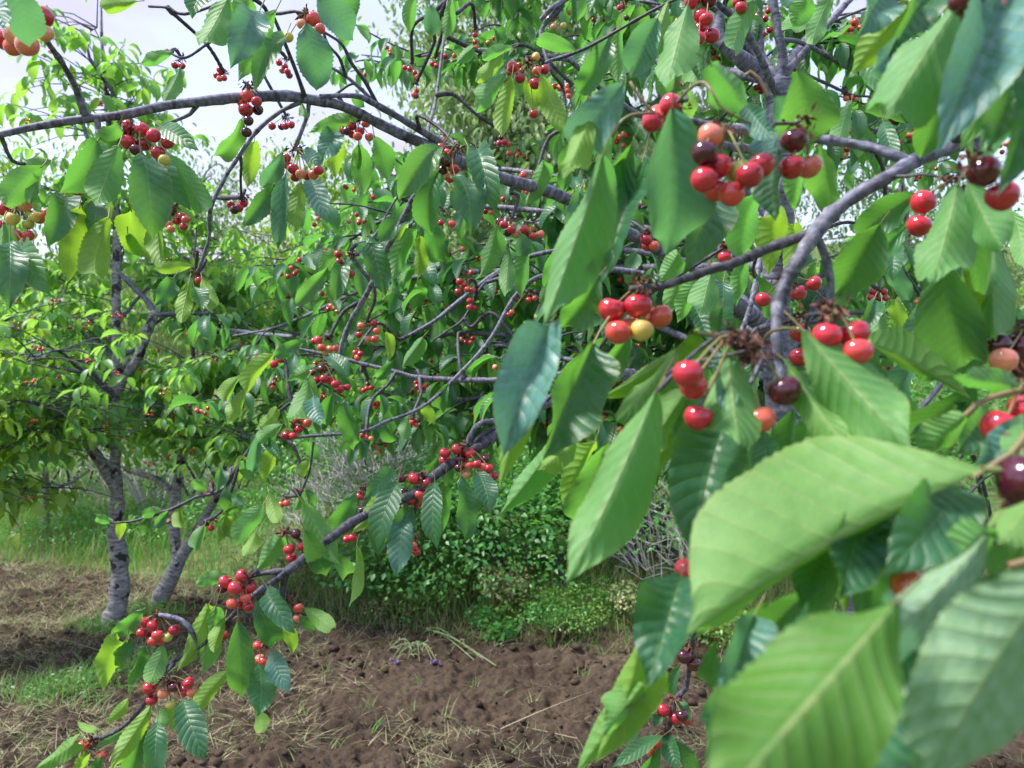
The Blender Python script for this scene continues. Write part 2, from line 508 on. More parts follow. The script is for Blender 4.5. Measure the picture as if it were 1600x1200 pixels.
# shared variants
HERO = []
for q in range(18):
    HERO.append((leaf_mesh(n=34, m=8, aspect=0.5, fold=[12, 28, 45][q % 3] + 6 * rng.random(), bend=float(rng.uniform(10, 75)), curl=float(rng.uniform(-13, 13)),
                 wave=float(rng.uniform(0.05, 0.13)), serr=0.045, seed=q, twist=float(rng.uniform(-30, 30)), pleat=0.010), q % 3))
MIDV = []
for q in range(10):
    MIDV.append(leaf_mesh(n=10, m=4, aspect=0.46, fold=float(rng.uniform(14, 45)), bend=float(rng.uniform(10, 70)), curl=float(rng.uniform(-9, 9)),
                wave=float(rng.uniform(0.03, 0.10)), serr=0, seed=60 + q, twist=float(rng.uniform(-35, 35)), pet=0.2))
FART = []          # low templates for distant foliage (arrays)
for q in range(6):
    V, gs = leaf_arrays(n=4, m=2, aspect=0.46, fold=float(rng.uniform(14, 40)), bend=float(rng.uniform(15, 70)), curl=0, wave=0.03, serr=0, seed=90 + q, twist=float(rng.uniform(-25, 25)), pet=0)
    FART.append((V, gs[0][0], gs[0][1]))

def frame_matrix(B, y, z, sx, sy, sz):
    x = y.cross(z)
    m = Matrix(((x.x * sx, y.x * sy, z.x * sz, B.x), (x.y * sx, y.y * sy, z.y * sz, B.y), (x.z * sx, y.z * sy, z.z * sz, B.z), (0, 0, 0, 1)))
    return m

def merge_leaves(name, mats4, tmpl, mat, parent=None, kind=None, label=None):
    """many leaves -> one mesh; mats4 list of Matrix, tmpl list of (V,F,UV)"""
    A = np.array([[list(r_) for r_ in m] for m in mats4])
    idx = rng.integers(0, len(tmpl), len(A))
    Vs, gs, off = [], [], 0
    for q, (V, Fq, UV) in enumerate(tmpl):
        a = A[idx == q]
        if not len(a): continue
        W = np.einsum('nij,kj->nki', a[:, :3, :3], V) + a[:, None, :3, 3]
        k = len(V)
        FF = Fq[None] + (np.arange(len(a)) * k)[:, None, None] + off
        gs.append((FF.reshape(-1, Fq.shape[1]), np.broadcast_to(UV, (len(a),) + UV.shape).reshape(-1, Fq.shape[1], 2), 0))
        Vs.append(W.reshape(-1, 3)); off += len(a) * k
    me = build_mesh(name, np.concatenate(Vs), gs, [mat])
    return obj(name, me, parent, label, kind=kind)

def hang_matrix(B, az, pitch, roll, L, w=1.0):
    """leaf hanging from B: azimuth az, pitch below the horizontal (rad), roll about its axis"""
    y = Vector((math.cos(az) * math.cos(pitch), math.sin(az) * math.cos(pitch), -math.sin(pitch)))
    side = Vector((-math.sin(az), math.cos(az), 0))
    z = side.cross(y); z = -z if z.z < 0 else z
    z = Matrix.Rotation(roll, 3, y) @ z
    return frame_matrix(B, y, z, L * w, L, L)

# ---- cherries
def cherry_mesh(mat, hi=True):
    nu, nv = (20, 14) if hi else (8, 6)
    V, Fq = [], []
    for i in range(nv + 1):
        a = math.pi * i / nv
        for j in range(nu):
            b = 2 * math.pi * j / nu
            r = math.sin(a)
            z = math.cos(a)
            dip = math.exp(-(a / 0.42) ** 2)
            z2 = z * 0.93 - 0.30 * dip
            crease = 1 - 0.035 * math.exp(-((b - math.pi) / 0.35) ** 2)
            sh = 1.0 + 0.075 * z - 0.03 * z * z
            V.append((r * math.cos(b) * 1.04 * crease * sh, r * math.sin(b) * 0.98 * crease * sh, z2))
    for i in range(nv):
        for j in range(nu):
            Fq.append((i * nu + j, (i + 1) * nu + j, (i + 1) * nu + (j + 1) % nu, i * nu + (j + 1) % nu))
    return build_mesh('cherry', V, [(np.array(Fq), None, 0)], [mat])
CHM = {k_: cherry_mesh(m_) for k_, m_ in CH.items()}
CHL = {k_: cherry_mesh(m_, False) for k_, m_ in CH.items()}

# ---- a tree that gathers its leaves and fruit, then writes them out as parts
class Tree:
    def __init__(self, name, loc, label, cat='tree', group=None, leafmat=None, maxleaf=300, far=False):
        self.root = empty(name, loc, label, cat, group)
        self.inv = Matrix.Translation(-Vector(loc))
        self.loc = Vector(loc)
        self.leaves = []      # (priority, matrix, mesh or None, color)
        self.maxleaf = maxleaf
        self.far = far
        self.leafmat = leafmat or M['leaf_far']
        self.tw = []
        self.bp = []
        self.ncherry = 0
        self.small = []       # merged far cherries
    def rel(self, p):
        return Vector(p) - self.loc
    def near_pt(self, p):
        return min(self.bp, key=lambda q: (q - p).length_squared) if self.bp else None
    def branch(self, pts, rad, mat, step=0.02, sides=8, knob=0, lump=0, seed=0, name='branch', label=None, cutmat=None):
        for a_, b_ in zip(pts[:-1], pts[1:]):
            nn_ = max(1, int((Vector(b_) - Vector(a_)).length / .02))
            self.bp += [Vector(a_).lerp(Vector(b_), q_ / nn_) for q_ in range(nn_)]
        self.bp.append(Vector(pts[-1]))
        return tube_obj(name, [self.rel(p) for p in pts], rad, mat, self.root, step, sides, knob, lump, seed, label, None, cutmat)
    def twig(self, pts, rad, sides=5, step=0.05, knob=0, mi=0):
        self.tw.append((tube_arrays([self.rel(p) for p in pts], rad, step, sides, knob, 0.1, True, len(self.tw)), mi))
    def leaf(self, m, mesh, color=None, hero=False):
        p = m.translation
        size = m.col[1].to_3d().length / max(p.y, 0.2)
        inside = -0.75 < p.x / max(p.y, .2) < 0.75 and abs(p.z - CAMZ) / max(p.y, .2) < 0.6
        self.leaves.append(((10 if hero else 0) + size - (0 if inside else 5), m, mesh, color))
    def whorl(self, p, n, L, hero=None, down=0.9, spread=0.5, color=None):
        a0 = rnd.random() * 6.28
        for q in range(n):
            az = a0 + 6.28 * q / n + rnd.uniform(-.5, .5)
            pitch = min(1.5, max(-.3, rnd.gauss(down, spread * 0.6)))
            B = Vector(p) + Vector((math.cos(az), math.sin(az), rnd.uniform(-.6, .4))) * L * rnd.uniform(.12, .28)
            m = hang_matrix(B, az, pitch, rnd.gauss(0, .45), L * rnd.uniform(.7, 1.15), rnd.uniform(.8, 1.15))
            self.leaf(m, rnd.choice(MIDV) if not self.far else None, color)
    def finish(self, twmats):
        self.leaves.sort(key=lambda e: -e[0])
        top, rest = self.leaves[:self.maxleaf], self.leaves[self.maxleaf:]
        T = Matrix.Translation(-self.loc)
        for pr, m, mesh, color in top:
            if mesh is None: mesh = rnd.choice(FARMESH[self.leafmat.name])
            o = bpy.data.objects.new('leaf', mesh)
            link(o); o.parent = self.root
            o.matrix_basis = T @ m
            if color: o.color = color
        if rest:
            tm = FART if self.far else FART2
            merge_leaves('foliage', [T @ e[1] for e in rest], tm, self.leafmat, self.root, 'stuff')
        merge_small(self)
        if self.tw:
            merge_tubes('twigs', self.tw, twmats, self.root, 'stuff')

FART2 = []
for q in range(6):
    V, gs = leaf_arrays(n=7, m=4, aspect=0.46, fold=float(rng.uniform(14, 40)), bend=float(rng.uniform(15, 70)), curl=0, wave=0.05, serr=0, seed=120 + q, twist=float(rng.uniform(-25, 25)), pet=0)
    FART2.append((V, gs[0][0], gs[0][1]))
FARMESH = {}
for key in ('leaf_far', 'leaf_yellow', 'leaf_hazed', 'leaf_hill', 'leaf'):
    FARMESH[M[key].name] = [build_mesh('leaf', V, [(Fq, UV, 0)], [M[key]]) for V, Fq, UV in FART]

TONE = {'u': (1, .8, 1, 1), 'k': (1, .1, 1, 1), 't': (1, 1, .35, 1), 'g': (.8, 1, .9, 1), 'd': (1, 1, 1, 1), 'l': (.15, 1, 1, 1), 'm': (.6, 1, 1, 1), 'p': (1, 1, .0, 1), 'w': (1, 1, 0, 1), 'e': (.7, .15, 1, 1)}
def hero_leaf(tree, bx, by, tx, ty, w, d, tone, fold=None, roll=None, dt=None, unique=False, bend=None, twist=None):
    """leaf with its base at photo pixel (bx,by) and tip at (tx,ty); w = full width in px; tone u/k/t/g upper side, d/l/m under side"""
    B = P(bx, by, d)
    proj = math.hypot(tx - bx, ty - by) * d / F
    if dt is None:
        want = rnd.uniform(0.095, 0.125)
        dz = math.sqrt(max(0, want * want - proj * proj)) if proj < want else 0
        dz = min(dz, proj * 0.75, 0.045)
        dt = d + rnd.choice((-1, 1)) * dz + rnd.uniform(-.006, .006)
    T_ = P(tx, ty, dt)
    y = T_ - B; L = y.length; y.normalize()
    c = Vector((0, 0, CAMZ)) - B
    z = c - y * c.dot(y); z.normalize()
    r = R(roll if roll is not None else rnd.uniform(-28, 28))
    z = Matrix.Rotation(r, 3, y) @ z
    under = tone in 'dlmwe'
    if under: z = -z
    wr = w * (0.85 if unique else 0.73) * d / F / max(.55, math.cos(r))
    wr = min(wr, L * 0.75)
    if unique:
        fo = fold if fold is not None else rnd.uniform(15, 45)
        wr /= max(.5, math.cos(R(fo)))
        me = leaf_mesh(n=56, m=10, aspect=1.0, fold=fo, bend=(bend if bend is not None else rnd.uniform(-5, 34)), curl=rnd.uniform(-11, 11), wave=rnd.uniform(.03, .08),
                       serr=rnd.uniform(.012, .03), seed=rnd.randrange(9999), twist=(twist if twist is not None else rnd.uniform(-16, 16)), pleat=0.018, pet=0.2, shape=rnd.uniform(-.12, .15))
        sx = wr
    else:
        cand = [h for h in HERO if fold is None or h[1] == (0 if fold < 20 else 1 if fold < 38 else 2)]
        h = rnd.choice(cand); me = h[0]
        sx = wr / 0.5 / (0.97, 0.87, 0.72)[h[1]]
    m = frame_matrix(B, y, z, sx, L, min(L, sx * 1.2 if not unique else wr * 1.0 if False else L))
    if unique: m = frame_matrix(B, y, z, sx, L, L)
    tree.leaf(m, me, TONE[tone], hero=True)

SPURV = None
def cluster(tree, cherries, spur=None, d=None, dry=1.0, label=None):
    """cherries: (x, y, diameter px, colour code); one bunch: spur and stalks, its cherries as children"""
    D = sorted(c[2] for c in cherries)[-max(1, len(cherries) // 3):]
    if d is None: d = 0.0195 * F / (sum(D) / len(D))
    xs = [c[0] for c in cherries]; ys = [c[1] for c in cherries]
    if spur is None: spur = (sum(xs) / len(xs) + rnd.uniform(-6, 6), min(ys) - 0.9 * D[-1])
    S = P(spur[0], spur[1], d)
    placed, tubes = [], []
    q_ = tree.near_pt(S)
    if q_ is not None and .012 < (q_ - S).length < (.6 if d > .9 else .07):
        dq = (q_ - S)
        m1 = S + dq * .35 + Vector((rnd.uniform(-.03, .03), rnd.uniform(-.02, .02), rnd.uniform(.0, .05))) * min(1, dq.length / .15)
        m2 = S + dq * .72 + Vector((rnd.uniform(-.02, .02), rnd.uniform(-.02, .02), rnd.uniform(-.01, .03))) * min(1, dq.length / .15)
        r0_ = 2.6 * d / F
        tree.twig([S, m1, m2, q_], [r0_, r0_ * .95, r0_ * 1.1, r0_ * 1.4], 6, .006, .35)
    rc_all = []
    for (x, y, dp, cc_) in cherries:
        r = max(0.0078, dp * d / F / 2)
        best = None
        for off in (0, .5, -.5, 1, -1, 1.5, -1.5, 2, -2, 2.6, -2.6):
            dd = d + off * r + rnd.uniform(-.002, .002)
            p = P(x, y, dd)
            if all((p - q).length > (r + r2) * 0.93 for q, r2 in placed):
                best = p; break
        if best is None: best = P(x, y, d + rnd.uniform(-3, 3) * r)
        placed.append((best, r)); rc_all.append(cc_)
    # stalks
    loc = tree.loc
    for (p, r) in placed:
        up = (S - p); up.z = max(up.z, 0.004) ; 
        if up.length < 1e-4: up = Vector((0, 0, 1))
        un = (up.normalized() + Vector((rnd.uniform(-.25, .25), rnd.uniform(-.25, .25), .5))).normalized()
        top = p + un * r * 0.62
        mid = top.lerp(S, 0.55) + un * max(0.004, (S - top).length * 0.22) + Vector((rnd.uniform(-.003, .003), rnd.uniform(-.003, .003), 0))
        tubes.append((tube_arrays([top - S, mid - S, Vector((rnd.uniform(-.003, .003), rnd.uniform(-.003, .003), rnd.uniform(-.002, .002)))], [.0008, .0007, .0010], .008, 4, 0, 0, False), 0))
    # dry bud scales round the spur
    ns = int(34 * dry)
    ls = min(1.0, .35 + .65 * d)
    Vs, Fs = [], []
    for q in range(ns):
        a = rnd.random() * 6.28; b = rnd.uniform(-1, 1)
        dr = Vector((math.cos(a) * math.sqrt(1 - b * b), math.sin(a) * math.sqrt(1 - b * b), b))
        sd = dr.cross(Vector((rnd.uniform(-1, 1), rnd.uniform(-1, 1), rnd.uniform(-1, 1)))).normalized()
        l = rnd.uniform(.005, .012) * ls; wq = rnd.uniform(.0012, .0026) * ls
        k = len(Vs)
        b0 = dr * 0.002 + Vector((rnd.gauss(0, .004), rnd.gauss(0, .003), rnd.gauss(0, .002)))
        tip = b0 + dr * l + Vector((0, 0, -rnd.uniform(0, .004)))
        mid_ = (b0 + tip) * .5
        Vs += [b0, mid_ + sd * wq, tip, mid_ - sd * wq, mid_ + dr.cross(sd) * wq * .6]
        Fs += [(k, k + 1, k + 4), (k + 1, k + 2, k + 4), (k + 2, k + 3, k + 4), (k + 3, k, k + 4)]
    V0, gs, off = [], [], 0
    for (V, Fq, UV, Ft), mi in tubes:
        V0.append(V); gs.append((Fq + off, UV, mi)); off += len(V)
    if ns:
        V0.append(np.array([list(v) for v in Vs])); gs.append((np.array(Fs) + off, None, 1))
    me = build_mesh('cherry_bunch', np.concatenate(V0), gs, [M['stalk'], M['scale']], smooth=False)
    b = obj('cherry_bunch', me, tree.root, label)
    b.location = S - loc
    for (p, r), c in zip(placed, rc_all):
        o = bpy.data.objects.new('cherry', (CHM if d < 1.4 else CHL)[c])
        link(o); o.parent = b
        o.location = p - S
        tv = (S - p).normalized() + Vector((rnd.uniform(-.4, .4), rnd.uniform(-.4, .4), .9))
        q = tv.to_track_quat('Z', 'Y') @ Vector((0, 0, 0)).to_track_quat('Z', 'Y') if False else tv.to_track_quat('Z', 'Y')
        o.rotation_mode = 'QUATERNION'; o.rotation_quaternion = q
        o.scale = (r, r, r * rnd.uniform(.94, 1.04))
        tree.ncherry += 1
    return S

def low_sphere():
    nu, nv = 7, 5
    V, Fq = [], []
    for i in range(nv + 1):
        a = math.pi * i / nv
        for j in range(nu):
            b = 2 * math.pi * j / nu
            V.append((math.sin(a) * math.cos(b), math.sin(a) * math.sin(b), math.cos(a)))
    for i in range(nv):
        for j in range(nu):
            Fq.append((i * nu + j, (i + 1) * nu + j, (i + 1) * nu + (j + 1) % nu, i * nu + (j + 1) % nu))
    return np.array(V), np.array(Fq)
LOWS = low_sphere()

def bunch_at(tree, S, n, size=0.0095, cols='rrrop', merged=False):
    """a small far bunch of n cherries hanging under the point S"""
    u, v = PX(S); d = S.y
    pxr = size * 2 * F / d
    L = []
    for q in range(n):
        L.append((u + rnd.uniform(-.85, .85) * pxr * n ** .45, v + pxr * (0.7 + rnd.random() * 1.1 * n ** .35), pxr * rnd.uniform(.85, 1.05), rnd.choice(cols)))
    if merged:
        for (x, y, dp, c) in L:
            tree.small.append((P(x, y, d + rnd.uniform(-.015, .015)) - tree.loc, dp * d / F / 2, c))
    else:
        cluster(tree, L, (u, v), d, 0.6)

def merge_small(tree):
    if not tree.small: return
    V0, gs, off = [], [], 0
    keys = list(CH)
    for p, r, c in tree.small:
        V0.append(LOWS[0] * r + np.array(p)); gs.append((LOWS[1] + off, None, keys.index(c))); off += len(LOWS[0])
    obj('cherries', build_mesh('cherries', np.concatenate(V0), gs, [CH[k_] for k_ in keys]), tree.root, kind='stuff')
# ================================================================== near cherry tree on the right
GROUP_TREES = 'cherry trees of the orchard'
def leaves_from(tree, text, unique=False):
    for ln in text.strip().splitlines():
        ln = ln.split('#')[0].split()
        if not ln: continue
        bx, by, tx, ty, w, d = map(float, ln[:6])
        tone = ln[6]
        kw = {}
        for e in ln[7:]:
            if e[0] == 'f': kw['fold'] = float(e[1:])
            elif e[0] == 'r': kw['roll'] = float(e[1:])
            elif e[0] == 't': kw['dt'] = float(e[1:])
            elif e[0] == 'b': kw['bend'] = float(e[1:])
            elif e[0] == 'w': kw['twist'] = float(e[1:])
        hero_leaf(tree, bx, by, tx, ty, w, d, tone, unique=unique, **kw)

def pxline(pts, depth=None):
    """(x, y, width px, depth) -> points and radii"""
    return [P(x, y, d) for x, y, w, d in pts], [w * d / F / 2 * .83 for x, y, w, d in pts]

near = Tree('near_cherry_tree', (1.15, 0.75, 0), 'closest cherry tree, its large leaves and pale grey branch filling the right side', 'tree', GROUP_TREES, M['leaf'])
def nb(pts, mat='bark_near', knob=0.30, lump=0.12, seed=1, step=0.004, sides=12, **k):
    p, r = pxline(pts)
    return near.branch(p, r, M[mat], step, sides, knob, lump, seed, **k)

# trunk and limb outside the frame carry the branches in view
near.branch([Vector((1.15, .75, -.1)), Vector((1.13, .76, .5)), Vector((1.17, .74, 1.2)), Vector((1.05, .72, 1.75)), Vector((.95, .70, 2.3))], [.075, .06, .052, .04, .03], M['bark_trunk'], .05, 14, 0, .15, 3, name='trunk')
p_, r_ = pxline([(1565, 190, 21, .56), (1500, 225, 24, .56), (1440, 246, 26, .56), (1390, 275, 26, .55), (1330, 310, 26, .55), (1285, 350, 27, .55), (1245, 410, 25, .54),
                 (1220, 460, 23, .54), (1213, 520, 20, .53), (1220, 580, 17, .53), (1227, 640, 17, .52), (1222, 690, 15, .52), (1215, 740, 14, .52), (1198, 785, 12, .52), (1170, 850, 10, .52)])
near.branch([Vector((1.07, .73, 1.68)), Vector((.75, .66, 1.82))] + p_, [.024, .016] + r_, M['bark_near'], .004, 14, .26, .16, 5)
nb([(1425, 255, 18, .56), (1400, 244, 19, .56), (1350, 228, 17, .57), (1270, 216, 16, .58), (1200, 206, 16, .59), (1140, 200, 14, .6), (1075, 188, 11, .6), (1020, 180, 9, .6)], seed=6)
nb([(1275, 362, 18, .55), (1210, 385, 18, .55), (1150, 410, 16, .54), (1100, 425, 15, .53), (1035, 447, 13, .52), (985, 452, 10, .52)], 'bark_twig', .35, .2, seed=7)
nb([(1280, 375, 14, .55), (1292, 410, 15, .55), (1298, 440, 15, .55), (1297, 470, 12, .55), (1296, 486, 9, .55)], 'bark_near', .4, .2, seed=8)
nb([(1524, 208, 15, .56), (1528, 230, 14, .56), (1527, 248, 13, .56)], seed=9)
nb([(1480, 585, 8, .62), (1459, 615, 9, .62), (1436, 640, 9, .62), (1413, 664, 9, .62)], seed=10)
nb([(1150, 640, 10, .6), (1190, 560, 10, .6), (1178, 520, 10, .6), (1213, 505, 11, .56)], seed=11)
nb([(1225, 735, 12, .52), (1240, 760, 11, .52), (1262, 775, 9, .53)], seed=12)
nb([(1170, 850, 10, .52), (1120, 930, 10, .75), (1086, 990, 9, 1.0), (1081, 1010, 9, 1.06), (1077, 1040, 9, 1.08), (1071, 1075, 9, 1.1), (1056, 1092, 8, 1.1), (1050, 1120, 8, 1.1), (1044, 1142, 8, 1.1), (1040, 1150, 8, 1.1)], 'bark_twig', .4, .2, seed=13)
# pink leaf stalks that cross open space
def stalk(pts, mat='petiole', seed=0, tree=None):
    p, r = pxline(pts)
    (tree or near).branch(p, r, M[mat], .004, 7, .05, .05, seed, name='leaf_stalk')
stalk([(1185, 548, 8, .5), (1200, 522, 7, .49), (1225, 513, 7, .48), (1258, 517, 7, .46)])
stalk([(1028, 612, 8, .42), (1040, 590, 7, .44), (1068, 573, 7, .47), (1110, 566, 8, .5)])
stalk([(1080, 518, 8, .48), (1112, 524, 8, .5), (1150, 520, 8, .52)])
stalk([(1505, 652, 10, .38), (1530, 630, 10, .38), (1565, 616, 10, .38), (1615, 606, 10, .38)])
stalk([(1535, 733, 15, .30), (1570, 736, 15, .30), (1620, 740, 15, .31)])
stalk([(1560, 772, 14, .31), (1585, 780, 14, .31), (1625, 792, 14, .31)])
stalk([(1540, 828, 13, .29), (1570, 823, 13, .29), (1625, 820, 13, .3)])
stalk([(1575, 885, 15, .27), (1600, 878, 15, .27), (1640, 870, 15, .27)])
stalk([(1025, 178, 6, .5), (1010, 165, 6, .5), (998, 150, 6, .5), (985, 128, 6, .5)])
stalk([(1060, 158, 6, .5), (1078, 138, 6, .48), (1098, 128, 6, .46), (1112, 142, 5, .45), (1125, 165, 5, .45), (1150, 182, 5, .45), (1200, 205, 5, .46)])
stalk([(1022, 176, 6, .5), (985, 180, 6, .5), (966, 195, 6, .5), (957, 212, 6, .5)])
stalk([(1200, 148, 7, .5), (1185, 122, 7, .5), (1172, 112, 7, .5), (1164, 118, 6, .5)])
stalk([(1542, 585, 6, .5), (1552, 568, 6, .5), (1572, 545, 6, .5), (1600, 532, 6, .5)])

leaves_from(near, '''
975 130 893 255 80 .45 p f10 r10
928 165 880 280 45 .47 l f10 r20
942 240 850 508 84 .44 d f30 r15
958 255 905 430 45 .50 d f20 r20
987 225 922 388 68 .55 k f20
1005 250 940 442 80 .58 k f25
1050 168 1040 398 120 .46 t f28 r-12 b20
1120 290 1066 430 72 .60 k f15
1185 300 1160 410 60 .70 d f20
1215 330 1200 430 55 .75 l f20
1028 28 984 124 62 .80 t f22
1075 5 1040 138 74 .80 d f12
1045 0 1015 95 48 .85 m f20
1080 60 1096 128 36 .9 k
1075 75 1092 132 44 .9 d
1018 104 1003 142 30 1.0 k
1028 108 1038 160 32 .95 d
1070 140 1075 205 50 .62 m f10
1110 100 1180 178 62 .45 d f20
1165 165 1212 218 44 .46 t f10
1190 200 1205 262 50 .48 p f10
1246 108 1262 226 100 .48 g f42 r-8
1212 150 1238 205 60 .50 t f15
1207 243 1212 346 62 .50 k f20
1282 222 1300 338 58 .60 g f22
1255 235 1240 330 40 .62 d f20
1262 -8 1238 44 50 .9 d
1388 -25 1338 62 64 .50 t f15
1455 -25 1388 92 56 .50 k f15
1475 -25 1440 40 60 .52 k f15
1418 0 1330 118 68 .48 l f20
1400 70 1352 122 40 .47 p f10
1512 -25 1383 188 112 .41 d f18 r12 b10 w5
1480 30 1420 180 60 .46 d f15
1578 -20 1462 243 128 .385 p f18 r-10 b10 w5
1592 40 1500 235 70 .41 d f12 b10
1612 90 1535 262 84 .43 g f18 b10
1600 0 1540 150 70 .43 d f15 b10
1490 120 1438 248 60 .47 k f15
1625 55 1558 308 100 .40 k f15
1605 20 1578 160 60 .44 t f15
1620 -20 1590 90 60 .40 k f15
1434 303 1337 374 62 .60 k f20 r10
1375 350 1300 465 88 .60 k f22
1425 345 1340 440 50 .66 u f22
1497 285 1452 443 90 .48 d f15
1510 283 1566 388 70 .46 d f25
1552 375 1556 534 56 .50 d f28
1476 412 1506 572 108 .48 g f25 r8 b40
1504 425 1510 560 30 .47 l f10 r30
1500 350 1522 470 60 .58 k f15
1548 505 1486 590 66 .55 k f10
1470 540 1440 600 40 .56 k f10
1590 480 1560 560 50 .56 t f10
862 505 786 715 92 .46 p f22 r10
846 520 778 768 60 .47 l f15 r10
928 533 848 720 90 .50 k f22
936 430 878 512 56 .52 k f20
985 520 930 600 50 .56 k f20
1081 516 936 622 50 .48 l f35 r20 b45
1060 545 962 660 58 .49 m f20
1090 545 985 640 64 .54 k f15
1087 440 1058 505 36 .80 d
1112 420 1094 495 54 .80 d
1060 395 1030 440 40 .75 d
1128 480 1118 545 40 .52 k f40
1136 538 1155 694 96 .42 d f20 r-6 b30
1120 545 1140 660 40 .43 t f8
1027 606 884 912 112 .40 d f22 r12 b15 w5
1082 596 998 726 60 .46 m f20
1095 570 1050 690 50 .50 g f20
1060 600 1015 760 40 .46 l f20
1010 650 990 790 50 .55 k f20
1133 655 1087 872 122 .45 k f22
1172 672 1163 812 18 .46 d f10
1192 675 1203 775 64 .50 u f15
1225 560 1260 640 60 .60 k f15
1252 512 1424 702 120 .41 d f24 r-8
1310 555 1405 640 66 .44 u f15
1232 570 1336 718 50 .42 m f15
1268 595 1318 690 56 .44 k f12
1362 538 1518 624 58 .44 m f26 r15
1432 560 1395 645 56 .55 t f20
1400 600 1425 680 50 .6 g f20
1608 610 1488 588 44 .40 d f10
1600 606 1520 585 52 .415 m f10
1522 600 1412 694 86 .50 k f20
1510 640 1420 680 60 .52 k f15
1508 648 1436 722 60 .37 d f20
1545 640 1490 712 60 .42 u f18
1608 668 1515 738 70 .36 p f12
1598 660 1600 735 60 .34 d f15
1540 736 1072 992 205 .30 m f40 r-34 b15 w0
1500 760 1380 900 120 .325 u f10
1450 800 1340 900 80 .34 k f10
1545 828 1382 1006 105 .28 w f30 r10 w60
1548 825 1472 918 70 .275 d f20
1620 780 1560 850 80 .285 m f15
1600 850 1545 905 60 .30 d f15
1592 893 1415 1065 110 .275 k f18
1555 960 1440 1080 60 .27 g f18
1405 935 1110 1275 250 .22 e f14 r8 b10 w10
1420 985 1300 1250 140 .265 u f14
1495 1040 1370 1220 60 .25 l f15 r20
1560 940 1450 1080 90 .28 k f10
1650 890 1430 1260 230 .19 w f10 r-8
1065 898 1010 1075 108 .40 k f22 r6
1002 985 930 1192 80 .42 l f20 b25
1010 1060 940 1150 50 .46 d f20 b10
1006 1068 896 1215 56 .43 m f22 b15
1178 962 1122 1112 84 .36 t f22 b10
1120 1000 1108 1080 40 .40 k f15 b10
1268 920 1183 1015 78 .36 k f22
1312 868 1284 970 50 .345 d f20
1200 940 1165 1010 40 .38 k
1340 880 1320 960 30 .34 l
1238 640 1222 765 64 .475 u f15 b10
1262 650 1262 750 50 .48 d f15 b10
1345 790 1308 935 100 .335 k f18 b10
1400 810 1352 965 90 .33 u f18 b10
1290 830 1250 950 70 .35 k f15 b10
1130 1060 1100 1190 60 .40 u f15
1120 880 1060 930 50 .44 m
1145 905 1090 985 60 .42 k
900 690 840 735 40 .60 l f20
868 690 780 805 52 .58 d f30 r10
930 690 880 800 46 .62 l f22
905 700 935 780 40 .66 d f20
955 690 900 830 60 .62 g f20
''', True)
leaves_from(near, '''
1035 1092 1000 1113 20 1.1 l f10
1030 1115 1022 1136 26 1.1 k
1042 1148 1062 1205 34 1.1 k
1035 1150 955 1200 30 1.08 g
1030 1165 1000 1210 34 1.1 u
1046 1155 1090 1210 36 1.1 k
1060 1095 1080 1130 20 1.12 g
1022 1110 980 1160 34 1.14 k
1062 1040 1050 1090 26 1.12 k
''')
cluster(near, [(1110, 213, 38, 'p'), (1122, 260, 38, 'r'), (1100, 281, 39, 'r'), (1156, 268, 33, 'g'), (1143, 303, 40, 'o'), (1190, 258, 44, 'r'), (1100, 240, 28, 'd'), (1172, 274, 30, 'r'), (1118, 296, 36, 'o')], (1130, 198), .448)
cluster(near, [(1241, 220, 42, 'd'), (1237, 262, 32, 'r'), (1263, 260, 42, 'p')], (1250, 190), .47)
cluster(near, [(1047, 164, 36, 'r'), (1019, 190, 27, 'r'), (1030, 180, 25, 'o')], (1062, 175), .54)
cluster(near, [(1522, 16, 44, 'd'), (1550, 18, 26, 'p'), (1510, 0, 40, 'd')], (1530, -30), .375)
cluster(near, [(1537, 268, 52, 'd'), (1566, 306, 40, 'r')], (1522, 246), .375, 1.4)
cluster(near, [(1442, 316, 38, 'r'), (1436, 353, 38, 'r'), (1522, 356, 40, 'd')], (1490, 280), .52, 1.4)
cluster(near, [(956, 484, 44, 'r'), (997, 478, 43, 'r'), (1030, 494, 42, 'o'), (966, 519, 40, 'o'), (988, 512, 40, 'p'), (1003, 516, 36, 'y')], (1005, 446), .52, 2.2)
cluster(near, [(1083, 603, 42, 'r'), (1091, 652, 46, 'r'), (1075, 585, 30, 'r')], (1150, 520), .405, 2.2)
cluster(near, [(1226, 610, 54, 'd'), (1188, 655, 46, 'o')], (1178, 545), .41, 2.2)
cluster(near, [(1334, 522, 51, 'r'), (1292, 525, 36, 'r'), (1340, 550, 40, 'o')], (1300, 484), .415, 2.2)
cluster(near, [(1252, 558, 36, 'r'), (1250, 520, 22, 'r')], (1245, 500), .58)
cluster(near, [(1248, 458, 26, 'r'), (1192, 468, 20, 'r'), (1272, 443, 16, 'r')], (1225, 436), .75)
cluster(near, [(1594, 543, 50, 'd'), (1560, 540, 30, 'd'), (1600, 575, 30, 'd'), (1568, 563, 16, 'p')], (1602, 510), .48, 2)
cluster(near, [(1564, 668, 62, 'r'), (1602, 640, 52, 'r')], (1612, 590), .38)
cluster(near, [(1604, 752, 92, 'd'), (1600, 802, 66, 'd')], (1640, 690), .30)
cluster(near, [(1265, 885, 54, 'r'), (1344, 882, 44, 'o'), (1074, 893, 42, 'r')], (1200, 820), .42)
cluster(near, [(1583, 942, 54, 'r'), (1420, 915, 30, 'o'), (1556, 960, 40, 'r')], (1600, 890), .32)
cluster(near, [(1036, 1109, 23, 'r'), (1056, 1122, 22, 'r'), (1073, 1123, 21, 'r'), (1066, 1118, 19, 'd')], (1053, 1090), 1.1, 1.6)
